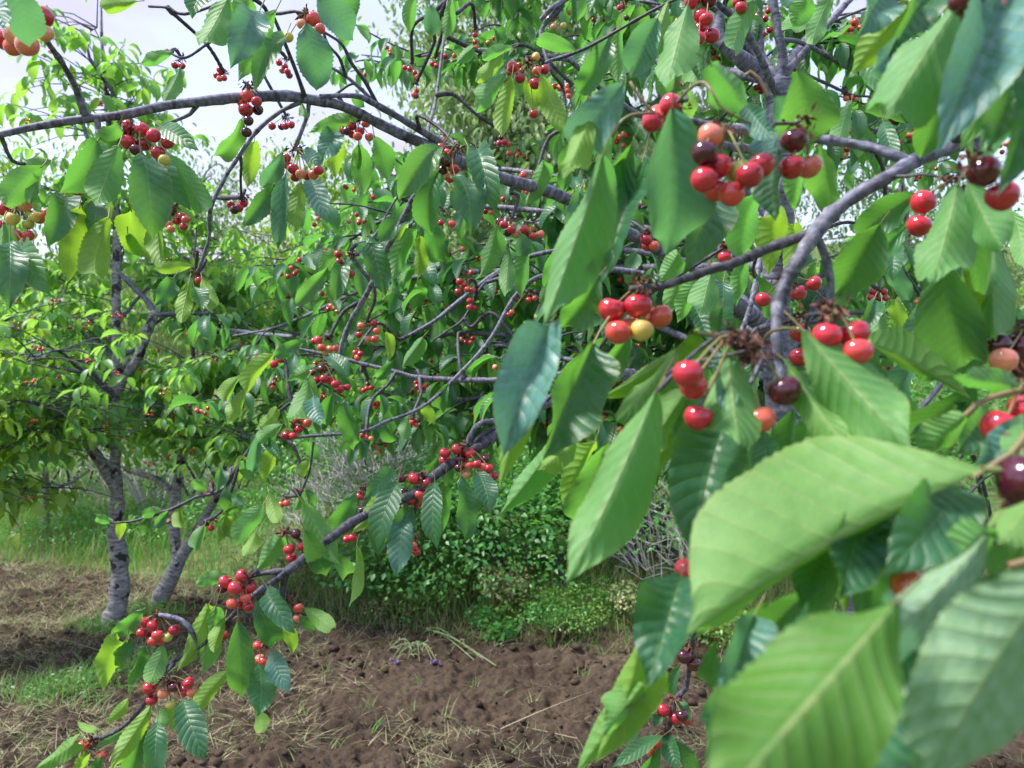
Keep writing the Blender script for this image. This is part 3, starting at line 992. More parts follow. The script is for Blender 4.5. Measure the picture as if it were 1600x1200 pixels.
cluster(near, [(1027, 1159, 23, 'r'), (1015, 1172, 19, 'o'), (1010, 1160, 15, 'd')], (1040, 1142), 1.1, 1.6)
cluster(near, [(1069, 1025, 25, 'd'), (1084, 1037, 24, 'd')], (1080, 1005), 1.06, .8)
cluster(near, [(868, 728, 14, 'o')], (878, 712), .9, .3)
near.finish([M['bark_twig']])

# ================================================================== arching cherry tree behind it
TX, TY = 0.66, 1.95
arch = Tree('arching_cherry_tree', (TX, TY, 0), 'cherry tree whose long fruiting limbs arch leftwards across the sky and down to the soil', 'tree', GROUP_TREES, M['leaf'])
def ab(pts, mat='bark_near', knob=0.12, lump=0.12, seed=1, step=0.008, sides=10, extra=None, extrar=None, **k):
    p, r = pxline(pts)
    r = [q * .92 for q in r]
    if extra: p = p + extra; r = r + extrar
    return arch.branch(p, r, M[mat], step, sides, knob, lump, seed, **k)
FORK = P(1215, 128, 1.82)
arch.branch([Vector((TX + .36, TY + .05, -.1)), Vector((TX + .33, TY + .03, .5)), Vector((TX + .22, TY, 1.0)), Vector((TX + .07, TY, 1.38)), Vector((TX, TY - .03, 1.65)), P(1222, 260, 1.84), FORK], [.058, .045, .038, .035, .033, .032, .030], M['bark_near'], .012, 14, .12, .14, 2, name='trunk')
J1 = Vector((TX, TY - .03, 1.72)); J2 = Vector((TX - .01, TY - .01, 1.42))
ab([(-40, 216, 12, 1.0), (0, 210, 13, 1.0), (60, 197, 15, 1.02), (130, 186, 17, 1.04), (190, 180, 18, 1.05), (260, 165, 19, 1.08), (320, 158, 20, 1.1), (380, 152, 20, 1.13), (450, 150, 22, 1.17), (487, 156, 22, 1.2),
    (519, 161, 20, 1.22), (550, 172, 20, 1.25), (588, 191, 21, 1.28), (625, 209, 22, 1.3), (669, 228, 23, 1.33), (725, 255, 24, 1.37), (790, 280, 25, 1.42), (865, 302, 25, 1.48), (950, 345, 24, 1.56), (1040, 398, 22, 1.65), (1120, 450, 24, 1.78)],
   extra=[J1], extrar=[.026], seed=21, step=.006, sides=12, knob=.08)
ab([(500, 150, 9, 1.2), (556, 150, 11, 1.23), (581, 160, 12, 1.25), (619, 181, 13, 1.28), (656, 203, 14, 1.31), (690, 224, 15, 1.34), (720, 246, 15, 1.37)], seed=22)
ab([(506, 50, 5, 1.2), (534, 69, 6, 1.21), (550, 100, 7, 1.22), (569, 125, 7, 1.24), (588, 160, 8, 1.26)], 'bark_twig', .4, seed=23)
ab([(512, 103, 5, 1.24), (540, 119, 6, 1.25), (569, 144, 8, 1.26), (590, 168, 9, 1.27)], 'bark_near', .2, seed=24)
ab([(525, 147, 5, 1.3), (550, 131, 5, 1.3), (568, 140, 5, 1.28)], 'bark_twig', seed=25)
ab([(425, 20, 6, 1.1), (442, 60, 7, 1.12), (462, 110, 8, 1.15), (476, 150, 9, 1.18)], 'bark_twig', .25, seed=26)
ab([(500, -20, 5, 1.15), (508, 60, 6, 1.18), (530, 90, 6, 1.2), (540, 120, 6, 1.25)], 'bark_twig', .3, seed=27)
ab([(64, 40, 8, .85), (72, 62, 10, .9), (94, 94, 11, .95), (115, 130, 11, 1.0), (124, 155, 13, 1.03), (134, 182, 16, 1.04)], 'bark_near', .3, seed=28)
ab([(469, 160, 9, 1.18), (437, 175, 8, 1.18), (400, 206, 8, 1.17), (372, 247, 8, 1.16), (353, 275, 8, 1.16), (331, 319, 7, 1.16), (327, 344, 7, 1.17), (327, 370, 6, 1.18), (318, 400, 6, 1.19), (309, 425, 6, 1.2)], 'bark_near', .35, seed=29)
ab([(376, 243, 6, 1.16), (377, 260, 5, 1.17), (376, 278, 5, 1.2), (377, 308, 5, 1.25)], 'bark_twig', .4, seed=30)
ab([(483, 158, 9, 1.2), (480, 180, 8, 1.2), (473, 200, 8, 1.2), (462, 228, 8, 1.2)], 'bark_near', .4, seed=31)
ab([(314, 155, 9, 1.1), (308, 165, 9, 1.1), (297, 178, 8, 1.1), (280, 186, 7, 1.1), (264, 192, 6, 1.1)], 'bark_near', .4, seed=32)
ab([(152, 188, 12, 1.04), (154, 200, 11, 1.04), (158, 212, 10, 1.03), (205, 200, 7, 1.03)], 'bark_near', .2, seed=33)
ab([(395, 150, 7, 1.13), (390, 135, 6, 1.12), (382, 128, 6, 1.12)], 'bark_twig', .4, seed=34)
ab([(260, 80, 4, 1.5), (290, 90, 5, 1.5), (335, 62, 5, 1.5), (420, 20, 6, 1.4)], 'bark_twig', .3, seed=35)
ab([(232, 10, 5, 1.5), (262, 12, 5, 1.5), (300, 20, 5, 1.5), (430, -30, 6, 1.5)], 'bark_twig', .3, seed=36)
ab([(530, 562, 7, 1.55), (534, 537, 8, 1.55), (547, 503, 9, 1.55), (569, 466, 10, 1.55), (594, 416, 11, 1.53), (600, 397, 11, 1.52), (619, 362, 12, 1.5), (647, 309, 13, 1.47), (680, 262, 14, 1.42), (705, 248, 14, 1.37)], 'bark_near', .2, seed=37)
ab([(516, 524, 6, 1.56), (537, 487, 7, 1.56), (560, 473, 8, 1.56)], 'bark_twig', .4, seed=38)
ab([(556, 381, 3, 1.7), (584, 369, 4, 1.7), (610, 325, 4, 1.7), (640, 280, 5, 1.6), (668, 232, 6, 1.4)], 'bark_near', .2, seed=39)
ab([(637, 525, 6, 2.0), (681, 500, 8, 2.05), (712, 475, 9, 2.1), (778, 425, 9, 2.15), (850, 395, 10, 2.15), (960, 390, 12, 2.1), (1100, 420, 14, 2.05)], extra=[J1], extrar=[.018], seed=40)
ab([(678, 531, 4, 2.0), (700, 516, 4, 2.02), (725, 497, 5, 2.05), (753, 447, 5, 2.1), (785, 424, 6, 2.14)], 'bark_twig', .2, seed=41)
ab([(440, 688, 4, 1.5), (478, 682, 6, 1.52), (537, 678, 6, 1.56), (575, 672, 7, 1.6), (603, 659, 7, 1.65), (644, 644, 7, 1.7), (675, 625, 7, 1.74), (712, 590, 8, 1.78), (753, 547, 8, 1.8), (775, 516, 9, 1.8), (806, 462, 9, 1.8), (850, 430, 10, 1.8), (950, 420, 12, 1.82), (1080, 450, 14, 1.84)], extra=[J1], extrar=[.016], seed=42)
ab([(490, 690, 4, 1.52), (484, 734, 4, 1.52), (472, 766, 4, 1.52), (468, 775, 4, 1.52)], 'bark_twig', .4, seed=43)
ab([(440, 540, 5, 2.2), (520, 556, 7, 2.2), (569, 569, 8, 2.2), (619, 581, 9, 2.2), (656, 590, 10, 2.2), (747, 594, 11, 2.2), (850, 590, 13, 2.15), (1000, 570, 15, 2.05)], extra=[J2], extrar=[.018], seed=44)
# the low limb that comes down to the soil
ab([(784, 672, 21, 1.22), (744, 700, 20, 1.2), (681, 741, 19, 1.18), (650, 770, 18, 1.17), (569, 806, 18, 1.15), (525, 834, 18, 1.13), (484, 866, 17, 1.12), (447, 894, 16, 1.1), (419, 914, 14, 1.1), (385, 940, 11, 1.08), (340, 985, 9, 1.08), (305, 1015, 9, 1.08),
    (269, 1034, 8, 1.08), (250, 1056, 8, 1.08), (225, 1100, 8, 1.1), (194, 1134, 8, 1.12), (159, 1153, 7, 1.14), (140, 1160, 6, 1.15)], seed=45, mat='bark_twig', knob=.34, lump=.22, step=.006, sides=12)
p_, r_ = pxline([(784, 672, 21, 1.22), (850, 630, 22, 1.3), (1000, 590, 24, 1.55)])
arch.branch(p_ + [J2], r_ + [.022], M['bark_near'], .01, 12, .1, .1, 46)
ab([(455, 890, 12, 1.1), (430, 893, 9, 1.1), (405, 897, 7, 1.1), (388, 903, 6, 1.1)], 'bark_twig', .4, seed=47)
ab([(448, 893, 15, 1.1), (443, 910, 14, 1.11), (440, 930, 13, 1.12), (441, 942, 10, 1.12)], 'bark_twig', .2, seed=48)
ab([(310, 1008, 7, 1.08), (294, 978, 10, 1.07), (275, 965, 9, 1.07), (258, 962, 8, 1.07), (248, 960, 7, 1.07)], 'bark_near', .3, seed=49)
ab([(725, 705, 9, 1.2), (738, 675, 10, 1.2), (750, 662, 10, 1.2), (787, 653, 11, 1.24), (830, 630, 12, 1.3)], 'bark_near', .3, seed=50)
ab([(735, 700, 8, 1.2), (752, 680, 8, 1.2), (775, 668, 9, 1.22), (800, 662, 10, 1.25)], 'bark_twig', .2, seed=51)
ab([(640, 832, 6, 1.2), (645, 812, 7, 1.2), (650, 790, 7, 1.18), (655, 768, 8, 1.17)], 'bark_twig', .4, seed=52)
# fork above the near leaves
ab([(1125, 20, 18, 1.8), (1122, 55, 26, 1.8), (1150, 85, 31, 1.8), (1185, 112, 32, 1.82), (1218, 140, 30, 1.83)], seed=53, step=.01)
ab([(1090, -30, 9, 1.6), (1122, 6, 12, 1.62), (1159, 40, 14, 1.66), (1184, 81, 15, 1.7), (1203, 125, 15, 1.75), (1215, 150, 14, 1.83)], seed=54)
ab([(1187, -30, 9, 1.9), (1187, 3, 9, 1.9), (1188, 50, 10, 1.9), (1192, 95, 11, 1.88), (1210, 128, 12, 1.84)], seed=55, knob=.3)
ab([(1205, -30, 16, 1.8), (1208, 0, 17, 1.8), (1216, 47, 17, 1.8), (1223, 90, 19, 1.81), (1218, 128, 22, 1.82)], seed=56)
ab([(1225, 118, 16, 1.82), (1245, 95, 15, 1.83), (1300, 31, 13, 1.85), (1345, -20, 11, 1.9)], seed=57)
ab([(1322, 106, 7, 2.0), (1287, 84, 8, 1.96), (1250, 66, 9, 1.9), (1222, 62, 10, 1.83)], seed=58)
ab([(1345, 205, 4, 2.0), (1372, 188, 4, 2.0), (1377, 165, 4, 2.0), (1362, 152, 4, 2.0), (1330, 148, 5, 2.0), (1290, 130, 6, 1.95), (1240, 108, 8, 1.85)], 'bark_twig', .2, seed=59)
ab([(845, 31, 9, 1.6), (860, 15, 10, 1.6), (905, -15, 11, 1.65)], 'bark_near', .2, seed=60)
ab([(700, 0, 5, 1.9), (690, 90, 6, 1.85), (680, 160, 7, 1.8), (668, 205, 8, 1.6), (672, 228, 10, 1.35)], 'bark_near', .1, seed=61)
ab([(848, 100, 7, 1.35), (870, 92, 8, 1.36), (895, 98, 9, 1.4), (930, 132, 10, 1.5), (1000, 180, 10, 1.6), (1100, 220, 12, 1.7)], extra=[P(1218, 240, 1.84)], extrar=[.014], seed=62)
ab([(885, 195, 5, 1.6), (880, 140, 6, 1.6), (862, 112, 7, 1.55), (846, 62, 8, 1.58), (850, 40, 9, 1.6), (880, 8, 10, 1.62)], 'bark_twig', .2, seed=63)
ab([(1150, 540, 10, 1.4), (1172, 480, 11, 1.42), (1185, 420, 12, 1.45), (1189, 370, 12, 1.5), (1205, 320, 14, 1.65), (1222, 270, 16, 1.8)], seed=64, knob=.25)
ab([(1290, 470, 4, 1.6), (1240, 420, 5, 1.6), (1195, 412, 6, 1.45)], 'bark_twig', seed=65)

LA = '''
345 730 338 770 26 1.85 u f20
300 752 328 766 24 1.86 d
352 760 368 800 28 1.85 k f18
375 720 398 752 26 1.83 d f20
385 715 372 760 24 1.83 l f20
355 800 340 850 26 1.86 l f25
350 805 362 842 24 1.86 d
320 820 306 860 26 1.86 d f20
400 685 425 720 26 1.8 u f20
410 670 395 715 26 1.8 d f20
440 640 462 672 26 1.7 g f20
430 645 420 690 26 1.7 d
365 775 385 790 22 1.85 g
262 800 240 828 22 1.88 u
255 798 222 806 20 1.88 d
240 800 228 835 20 1.88 k
190 815 186 845 18 1.88 l
178 815 150 808 18 1.88 d
280 790 285 825 22 1.88 l
482 690 500 720 24 1.52 d f20
486 720 470 745 22 1.52 l
470 770 458 800 20 1.52 d
478 765 492 790 20 1.52 u
560 672 552 705 24 1.58 d f20
600 660 615 690 24 1.65 u f20
640 648 630 690 26 1.7 d f20
660 630 680 665 26 1.72 l f20
700 600 690 640 26 1.76 u f20
905 300 880 372 40 1.2 k f20
960 330 930 420 44 1.1 k f20
880 380 850 450 36 1.3 u f20
930 400 910 470 40 1.2 g f20
1070 410 1040 500 46 1.2 d f20
1020 420 990 500 44 1.2 k f20
1130 440 1120 520 42 1.1 u f15
1160 400 1150 480 38 1.2 d f20
1180 430 1200 500 36 1.2 k
1080 470 1110 540 40 1.1 k
1240 350 1230 440 40 1.2 l f20
1320 420 1300 500 44 1.3 u f18
1390 400 1420 470 40 1.5 t f15
1400 390 1395 440 36 1.5 u
1378 470 1380 540 34 1.6 d f25
1398 468 1412 530 34 1.6 l f25
1365 470 1350 520 30 1.6 k
1430 480 1445 540 32 1.6 g
1070 560 1040 640 50 .9 k f18
1180 560 1170 650 44 .9 u f18
1290 580 1300 660 46 .9 k f18
1440 480 1400 560 40 1.2 u f18
1530 400 1560 470 44 1.1 k f18
1580 330 1600 420 44 1.1 d f18
1180 0 1150 80 44 1.1 d f18
1300 -10 1270 70 46 1.2 d f18
1350 70 1380 150 40 1.3 g f18
1330 160 1310 230 36 1.4 d f18
1380 190 1400 260 36 1.4 u f18
950 60 900 150 44 1.3 u f20
970 40 965 130 34 1.5 d f20
920 90 935 150 34 1.6 d
1005 60 1000 130 30 1.5 k
850 250 820 320 36 1.4 d f20
900 220 880 300 36 1.3 u f20
930 200 935 280 40 1.2 d f20

25 -30 46 74 74 .62 t f12
-12 0 10 52 40 .62 t f12
215 2 155 10 30 1.2 l
358 -8 310 72 60 1.0 d f20
392 -5 338 52 50 1.0 d f15
405 18 360 108 66 .98 t f12
432 15 372 128 48 1.0 d f25
330 -20 300 30 50 1.05 u
445 58 398 144 34 1.05 g f25
478 36 494 142 76 1.0 t f14 r-8
496 -5 552 64 70 1.0 t f18
520 -15 555 32 46 1.05 d
270 80 220 101 28 1.3 d
281 106 256 160 34 1.3 d f25
186 193 148 264 46 1.0 d f15
152 220 92 302 66 1.02 u f22
186 226 150 322 64 .99 d f18
220 238 240 375 80 .98 k f18
250 197 312 236 36 1.05 g f15
262 240 324 332 50 1.06 d f25
255 245 300 330 44 1.1 u f25
66 260 5 321 54 1.0 d f15
66 264 46 318 26 1.02 d
80 250 42 258 24 1.02 d
125 322 106 442 46 1.0 l f15
170 338 152 432 54 1.02 l f22
100 308 74 388 46 1.04 u f20
150 318 142 372 40 1.06 k
205 328 236 405 54 1.08 l f20
246 328 252 418 34 1.1 l
200 368 206 418 34 1.1 d
15 378 14 484 58 .95 k f18
38 382 80 462 52 .98 g f18
5 345 -10 440 50 .98 d
378 185 336 243 34 1.15 g f20
442 238 410 294 42 1.18 t f20
428 288 378 358 40 1.18 k f25
397 222 386 294 30 1.2 l f22
448 268 434 392 36 1.16 t f28
470 283 460 364 40 1.18 l f15
485 280 512 350 44 1.17 t f18
475 243 502 262 28 1.18 t
420 318 432 380 30 1.2 l f20
405 240 392 270 22 1.25 d
530 198 498 258 46 1.35 t f15
562 183 482 208 32 1.3 d f15
536 215 524 280 30 1.35 l f25
560 225 562 308 44 1.36 d f15
585 213 606 284 44 1.36 d f18
560 224 560 266 18 1.34 k
470 160 480 185 20 1.2 d
552 150 570 168 20 1.25 d
650 -10 641 52 30 1.7 d
672 8 675 58 34 1.7 t f15
705 0 694 64 28 1.7 d
738 75 712 100 22 1.8 d
690 228 623 312 52 1.18 g f25
702 238 648 318 44 1.17 d f15
686 268 675 368 44 1.19 u f22
710 274 736 370 58 1.15 k f18
731 228 767 298 46 1.16 d f15
745 233 776 334 46 1.17 k f20
838 62 902 80 30 1.25 d f15
802 74 753 92 26 1.27 d
786 84 743 128 30 1.26 l
790 113 743 174 46 1.25 d f20
800 120 784 214 36 1.25 l f25
845 118 888 208 48 1.25 l f15
826 128 838 172 32 1.3 l
576 368 602 464 50 1.45 k f14
600 383 560 394 26 1.45 t
652 318 588 388 42 1.5 u f20
636 348 614 408 28 1.55 l
650 358 614 438 36 1.55 d f22
655 368 652 438 32 1.57 l f22
668 338 682 412 38 1.55 u f20
776 353 749 434 46 1.4 d f22
796 388 789 464 34 1.42 d f25
812 365 822 402 36 1.4 t
826 383 814 468 32 1.42 d f25
520 388 498 432 32 1.5 d
512 418 458 484 36 1.52 g f22
536 408 524 474 30 1.52 u f25
300 415 238 421 24 1.25 l
272 433 240 478 38 1.22 u f18
296 438 284 505 34 1.2 l f15
303 448 316 488 34 1.2 u
315 432 332 490 30 1.22 l
546 590 511 558 34 1.45 u
492 573 448 597 30 1.5 d
482 588 449 654 44 1.45 d f22
490 618 502 668 36 1.45 t f25
520 613 509 664 34 1.47 u f20
540 623 560 690 36 1.45 u f20
476 530 428 557 30 1.5 u
428 553 384 618 34 1.55 l f20
376 588 348 628 28 1.6 l
381 608 356 664 32 1.6 l f20
604 518 606 564 22 1.7 l
616 563 588 592 24 1.75 u
660 528 628 574 34 1.8 d
432 638 398 672 28 1.5 l
442 663 403 692 34 1.5 d
431 688 414 758 32 1.48 l f22
406 678 394 738 28 1.5 t
412 690 440 720 22 1.5 u
473 785 532 884 56 1.12 d f20
476 828 510 900 46 1.1 k f15
520 868 541 898 30 1.15 g
442 833 398 895 44 1.12 d f22
412 788 368 854 44 1.15 d f18
400 830 380 870 30 1.2 l
420 768 433 818 30 1.2 l
556 768 516 830 42 1.18 u f18
618 736 570 778 38 1.17 u f15
606 763 548 834 40 1.15 l f22
622 753 590 860 54 1.14 u f18
642 793 600 850 48 1.18 k f15
630 798 618 902 54 1.16 t f14
610 800 590 870 40 1.2 k
557 853 545 950 24 1.15 l f38 r30
680 753 684 860 44 1.15 u f18
696 753 689 838 32 1.17 d f20
720 743 726 848 46 1.14 u f16
745 738 767 804 44 1.16 k f16
705 728 697 758 24 1.2 u
690 708 666 742 26 1.2 k
355 897 306 914 30 1.1 d f15
372 970 376 1090 56 1.04 k f15
400 938 431 1004 44 1.05 k f15
418 918 462 990 42 1.06 u f15
405 1038 402 1120 58 1.07 u f15
400 1112 412 1145 32 1.09 l
476 950 519 982 32 1.1 m f15
468 963 492 984 28 1.12 k
446 983 456 1024 30 1.12 l
425 1018 452 1084 42 1.08 t f15
327 943 276 1050 36 1.06 l f25
337 948 313 1060 44 1.05 d f22
352 963 334 1020 28 1.07 l
356 1048 308 1114 34 1.08 l f22
285 1093 322 1190 56 1.04 k f15
222 953 182 988 40 1.05 u f18
196 1003 162 1080 46 1.06 l f22
226 1008 203 1070 32 1.07 u f22
210 1000 188 1040 30 1.08 k
255 1008 233 1068 36 1.07 d f15
182 983 174 1014 20 1.08 l
236 1103 172 1205 40 1.06 l f28
246 1128 238 1225 46 1.05 u f18
226 1130 200 1215 36 1.07 k f20
246 1103 251 1144 24 1.08 d
262 1103 269 1144 22 1.08 l
117 1158 52 1203 36 1.1 m f22
200 1093 164 1131 24 1.12 l
150 1140 120 1127 16 1.15 l
190 1143 148 1168 22 1.13 d
135 1178 118 1215 24 1.14 l
160 1180 140 1215 30 1.12 u
1158 20 1150 60 28 1.7 d
1255 -5 1235 42 44 1.4 d
'''
leaves_from(arch, LA)
CL = [
 ([(25, 55, 38, 'p'), (8, 62, 34, 'r'), (42, 70, 35, 'p'), (68, 26, 32, 'r'), (70, 52, 27, 'p'), (20, 74, 28, 'o'), (48, 42, 30, 'r')], (60, 36), .72),
 ([(200, 197, 19, 'r'), (222, 203, 23, 'r'), (240, 212, 23, 'r'), (200, 222, 24, 'r'), (225, 225, 24, 'r'), (262, 223, 21, 'r'), (247, 239, 23, 'r'), (212, 234, 20, 'd'), (187, 215, 18, 'r'), (250, 262, 20, 'p'), (257, 250, 14, 'g'), (194, 208, 18, 'd')], (206, 200), 1.03),
 ([(122, 298, 18, 'r'), (134, 291, 20, 'p'), (142, 300, 17, 'r')], (140, 268), 1.04),
 ([(5, 327, 21, 'r'), (39, 320, 23, 'p'), (19, 342, 22, 'y'), (55, 339, 18, 'y'), (75, 335, 20, 'o'), (44, 350, 18, 'g'), (2, 353, 21, 'r'), (23, 367, 20, 'p'), (44, 368, 19, 'o'), (62, 342, 14, 'p')], (28, 322), 1.02),
 ([(266, 332, 15, 'd'), (284, 338, 14, 'r'), (276, 345, 14, 'r'), (262, 350, 13, 'p'), (290, 343, 12, 'o'), (267, 358, 13, 'p'), (287, 354, 12, 'r')], (272, 322), 1.4),
 ([(361, 320, 14, 'r'), (373, 325, 14, 'r'), (366, 328, 13, 'd'), (380, 318, 12, 'r')], (377, 308), 1.3),
 ([(387, 150, 21, 'o'), (401, 159, 16, 'r'), (384, 172, 23, 'r'), (388, 189, 14, 'd'), (385, 207, 15, 'd'), (403, 172, 16, 'd'), (378, 160, 14, 'o')], (388, 136), 1.12),
 ([(425, 197, 13, 'r'), (446, 197, 12, 'r'), (455, 195, 11, 'r'), (440, 198, 11, 'd')], (448, 182), 1.5),
 ([(447, 247, 14, 'r'), (458, 264, 18, 'r'), (470, 272, 17, 'p'), (490, 273, 17, 'p'), (498, 266, 14, 'r'), (461, 277, 15, 'r'), (480, 275, 13, 'r'), (450, 258, 13, 'r')], (464, 232), 1.2),
 ([(490, 30, 24, 'o'), (500, 45, 17, 'o'), (450, 58, 16, 'y'), (472, 38, 16, 'p')], (478, 22), 1.08),
 ([(436, 98, 11, 'r'), (445, 104, 11, 'r'), (449, 112, 11, 'r'), (441, 110, 10, 'o'), (452, 118, 10, 'r')], (447, 90), 1.7),
 ([(273, 102, 11, 'r'), (284, 103, 11, 'r')], (284, 91), 1.55),
 ([(338, 118, 10, 'r'), (346, 115, 9, 'r'), (343, 123, 10, 'o'), (350, 122, 9, 'r'), (343, 109, 9, 'r')], (350, 112), 1.8),
 ([(550, 197, 15, 'r'), (562, 205, 15, 'r'), (542, 205, 13, 'd'), (572, 193, 13, 'o'), (577, 214, 14, 'p'), (559, 213, 13, 'o'), (537, 204, 11, 'r'), (550, 210, 12, 'r')], (556, 186), 1.32),
 ([(700, 239, 15, 'r'), (695, 253, 19, 'd'), (709, 264, 18, 'r'), (703, 278, 17, 'r'), (689, 231, 13, 'r'), (692, 266, 14, 'd')], (716, 232), 1.18),
 ([(801, 105, 19, 'r'), (812, 122, 18, 'r'), (836, 131, 19, 'r'), (851, 109, 16, 'r'), (837, 89, 14, 'y'), (839, 111, 13, 'o'), (834, 178, 12, 'r')], (826, 96), 1.28),
 ([(787, 351, 15, 'r'), (799, 358, 15, 'r'), (793, 364, 14, 'd'), (806, 366, 13, 'p'), (820, 359, 17, 'r'), (832, 369, 13, 'r'), (844, 366, 15, 'p'), (780, 346, 12, 'd')], (800, 342), 1.42),
 ([(689, 348, 11, 'r'), (706, 350, 13, 'o'), (659, 335, 9, 'r'), (660, 350, 9, 'r')], (694, 330), 1.7),
 ([(826, 300, 13, 'o'), (817, 275, 12, 'r'), (822, 297, 12, 'o'), (836, 298, 11, 'p'), (818, 272, 11, 'p')], (838, 272), 1.6),
 ([(528, 397, 13, 'r'), (547, 428, 16, 'r'), (530, 409, 11, 'r')], (548, 396), 1.5),
 ([(718, 440, 12, 'r'), (724, 447, 12, 'r'), (716, 456, 12, 'r'), (730, 452, 11, 'o'), (738, 453, 12, 'o'), (736, 426, 10, 'r'), (734, 470, 12, 'r'), (733, 480, 10, 'o'), (741, 481, 10, 'r')], (732, 436), 2.0),
 ([(497, 531, 14, 'o'), (502, 543, 14, 'o'), (508, 549, 14, 'y'), (516, 545, 13, 'p'), (525, 544, 13, 'p'), (491, 533, 12, 'r')], (512, 526), 1.6),
 ([(564, 509, 13, 'p'), (584, 505, 12, 'r'), (589, 517, 14, 'o'), (585, 530, 13, 'o'), (575, 530, 13, 'p'), (561, 523, 12, 'r')], (573, 503), 1.75),
 ([(559, 559, 12, 'o'), (556, 551, 11, 'r'), (563, 553, 10, 'r')], (560, 542), 1.9),
 ([(503, 577, 16, 'd'), (494, 594, 14, 'r'), (506, 592, 15, 'r'), (517, 594, 17, 'r'), (531, 608, 16, 'r'), (542, 605, 13, 'r'), (524, 600, 15, 'r'), (488, 582, 12, 'd')], (508, 566), 1.5),
 ([(428, 569, 14, 'r'), (439, 562, 13, 'r')], (440, 552), 1.7),
 ([(447, 680, 15, 'r'), (458, 681, 13, 'r'), (467, 670, 16, 'r'), (480, 661, 16, 'o'), (470, 653, 14, 'o'), (465, 656, 13, 'r')], (458, 660), 1.5),
 ([(695, 708, 18, 'r'), (695, 720, 20, 'r'), (714, 702, 19, 'r'), (734, 708, 18, 'r'), (719, 717, 19, 'd'), (733, 727, 17, 'o'), (745, 725, 15, 'r'), (755, 730, 14, 'p'), (758, 717, 15, 'd'), (762, 744, 14, 'r'), (772, 744, 14, 'r'), (717, 731, 15, 'd'), (728, 741, 14, 'p'), (764, 732, 13, 'r')], (724, 698), 1.18),
 ([(647, 748, 20, 'r'), (666, 755, 18, 'r'), (641, 781, 18, 'r'), (655, 773, 18, 'o'), (627, 747, 15, 'd'), (631, 769, 15, 'd'), (652, 786, 15, 'r')], (655, 742), 1.17),
 ([(636, 850, 15, 'o'), (650, 862, 13, 'r'), (638, 861, 14, 'r'), (627, 847, 11, 'r'), (645, 853, 13, 'o')], (644, 834), 1.3),
 ([(562, 776, 14, 'r'), (566, 797, 11, 'd')], (570, 764), 1.3),
 ([(551, 840, 14, 'r'), (543, 842, 12, 'r'), (560, 828, 10, 'd')], (552, 822), 1.3),
 ([(452, 858, 19, 'r'), (473, 853, 17, 'r'), (462, 834, 15, 'd'), (456, 872, 12, 'r')], (446, 830), 1.12),
 ([(352, 909, 22, 'r'), (378, 900, 22, 'r'), (367, 919, 23, 'r'), (389, 917, 23, 'r'), (347, 919, 16, 'd'), (388, 947, 19, 'r'), (372, 944, 15, 'r'), (362, 943, 14, 'o'), (384, 934, 16, 'o')], (385, 905), 1.06),
 ([(466, 950, 13, 'o'), (466, 966, 12, 'p'), (441, 975, 13, 'r'), (428, 950, 11, 'p')], (448, 938), 1.2),
 ([(225, 972, 18, 'r'), (239, 977, 18, 'r'), (222, 989, 17, 'r'), (234, 989, 15, 'd'), (239, 1001, 16, 'o'), (262, 995, 14, 'g'), (272, 984, 14, 'r'), (252, 1000, 12, 'o'), (246, 992, 13, 'o')], (248, 960), 1.08),
 ([(349, 993, 14, 'r')], (352, 972), 1.1),
 ([(403, 1009, 13, 'o'), (412, 1033, 14, 'o'), (406, 1030, 12, 'p')], (416, 1000), 1.15),
 ([(233, 1075, 22, 'r'), (272, 1072, 21, 'd'), (294, 1067, 18, 'r'), (287, 1080, 19, 'r'), (255, 1084, 17, 'p'), (267, 1100, 15, 'g'), (301, 1081, 15, 'p'), (237, 1094, 18, 'r')], (262, 1060), 1.06),
 ([(130, 1166, 18, 'o'), (159, 1181, 11, 'o')], (145, 1156), 1.14),
 ([(306, 437, 0, 'r'), (312, 438, 14, 'r')][1:], (306, 424), 1.3),
 ([(1081, 3, 25, 'r'), (1108, 0, 27, 'd'), (1095, 25, 23, 'r'), (1078, 48, 27, 'r'), (1095, 47, 28, 'r'), (1112, 56, 26, 'r'), (1092, 60, 22, 'r'), (1104, 30, 18, 'r')], (1105, -15), .85),
 ([(1158, 12, 20, 'r'), (1152, 4, 16, 'r')], (1165, -10), 1.1),
 ([(1009, 374, 18, 'r'), (1012, 384, 19, 'r'), (1022, 384, 17, 'o')], (1010, 362), 1.3),
 ([(1133, 402, 22, 'r')], (1135, 384), 1.0),
 ([(1180, 368, 18, 'd'), (1196, 372, 18, 'r')], (1190, 352), 1.3),
 ([(1157, 452, 9, 'o'), (1150, 460, 11, 'o'), (1162, 448, 9, 'r')], (1165, 430), 1.8),
 ([(1378, 385, 11, 'r'), (1383, 391, 12, 'r'), (1387, 380, 9, 'd'), (1402, 383, 9, 'r')], (1392, 368), 1.9),
 ([(1364, 456, 12, 'r'), (1361, 465, 12, 'r'), (1374, 468, 11, 'd'), (1381, 456, 12, 'r'), (1384, 466, 11, 'r'), (1370, 460, 10, 'r')], (1372, 452), 1.9),
 ([(1436, 468, 10, 'p'), (1443, 480, 9, 'o'), (1432, 472, 9, 'p')], (1438, 462), 2.2),
 ([(1371, 506, 8, 'r'), (1372, 516, 9, 'o'), (1362, 498, 8, 'r')], (1365, 488), 2.2),
 ([(1242, 48, 9, 'r'), (1232, 62, 9, 'r'), (1250, 70, 10, 'r'), (1238, 70, 9, 'r'), (1262, 58, 9, 'd'), (1260, 50, 8, 'r')], (1246, 42), 2.1),
 ([(1312, 78, 9, 'r'), (1318, 82, 10, 'o'), (1310, 86, 9, 'o'), (1306, 70, 8, 'r')], (1312, 62), 2.1),
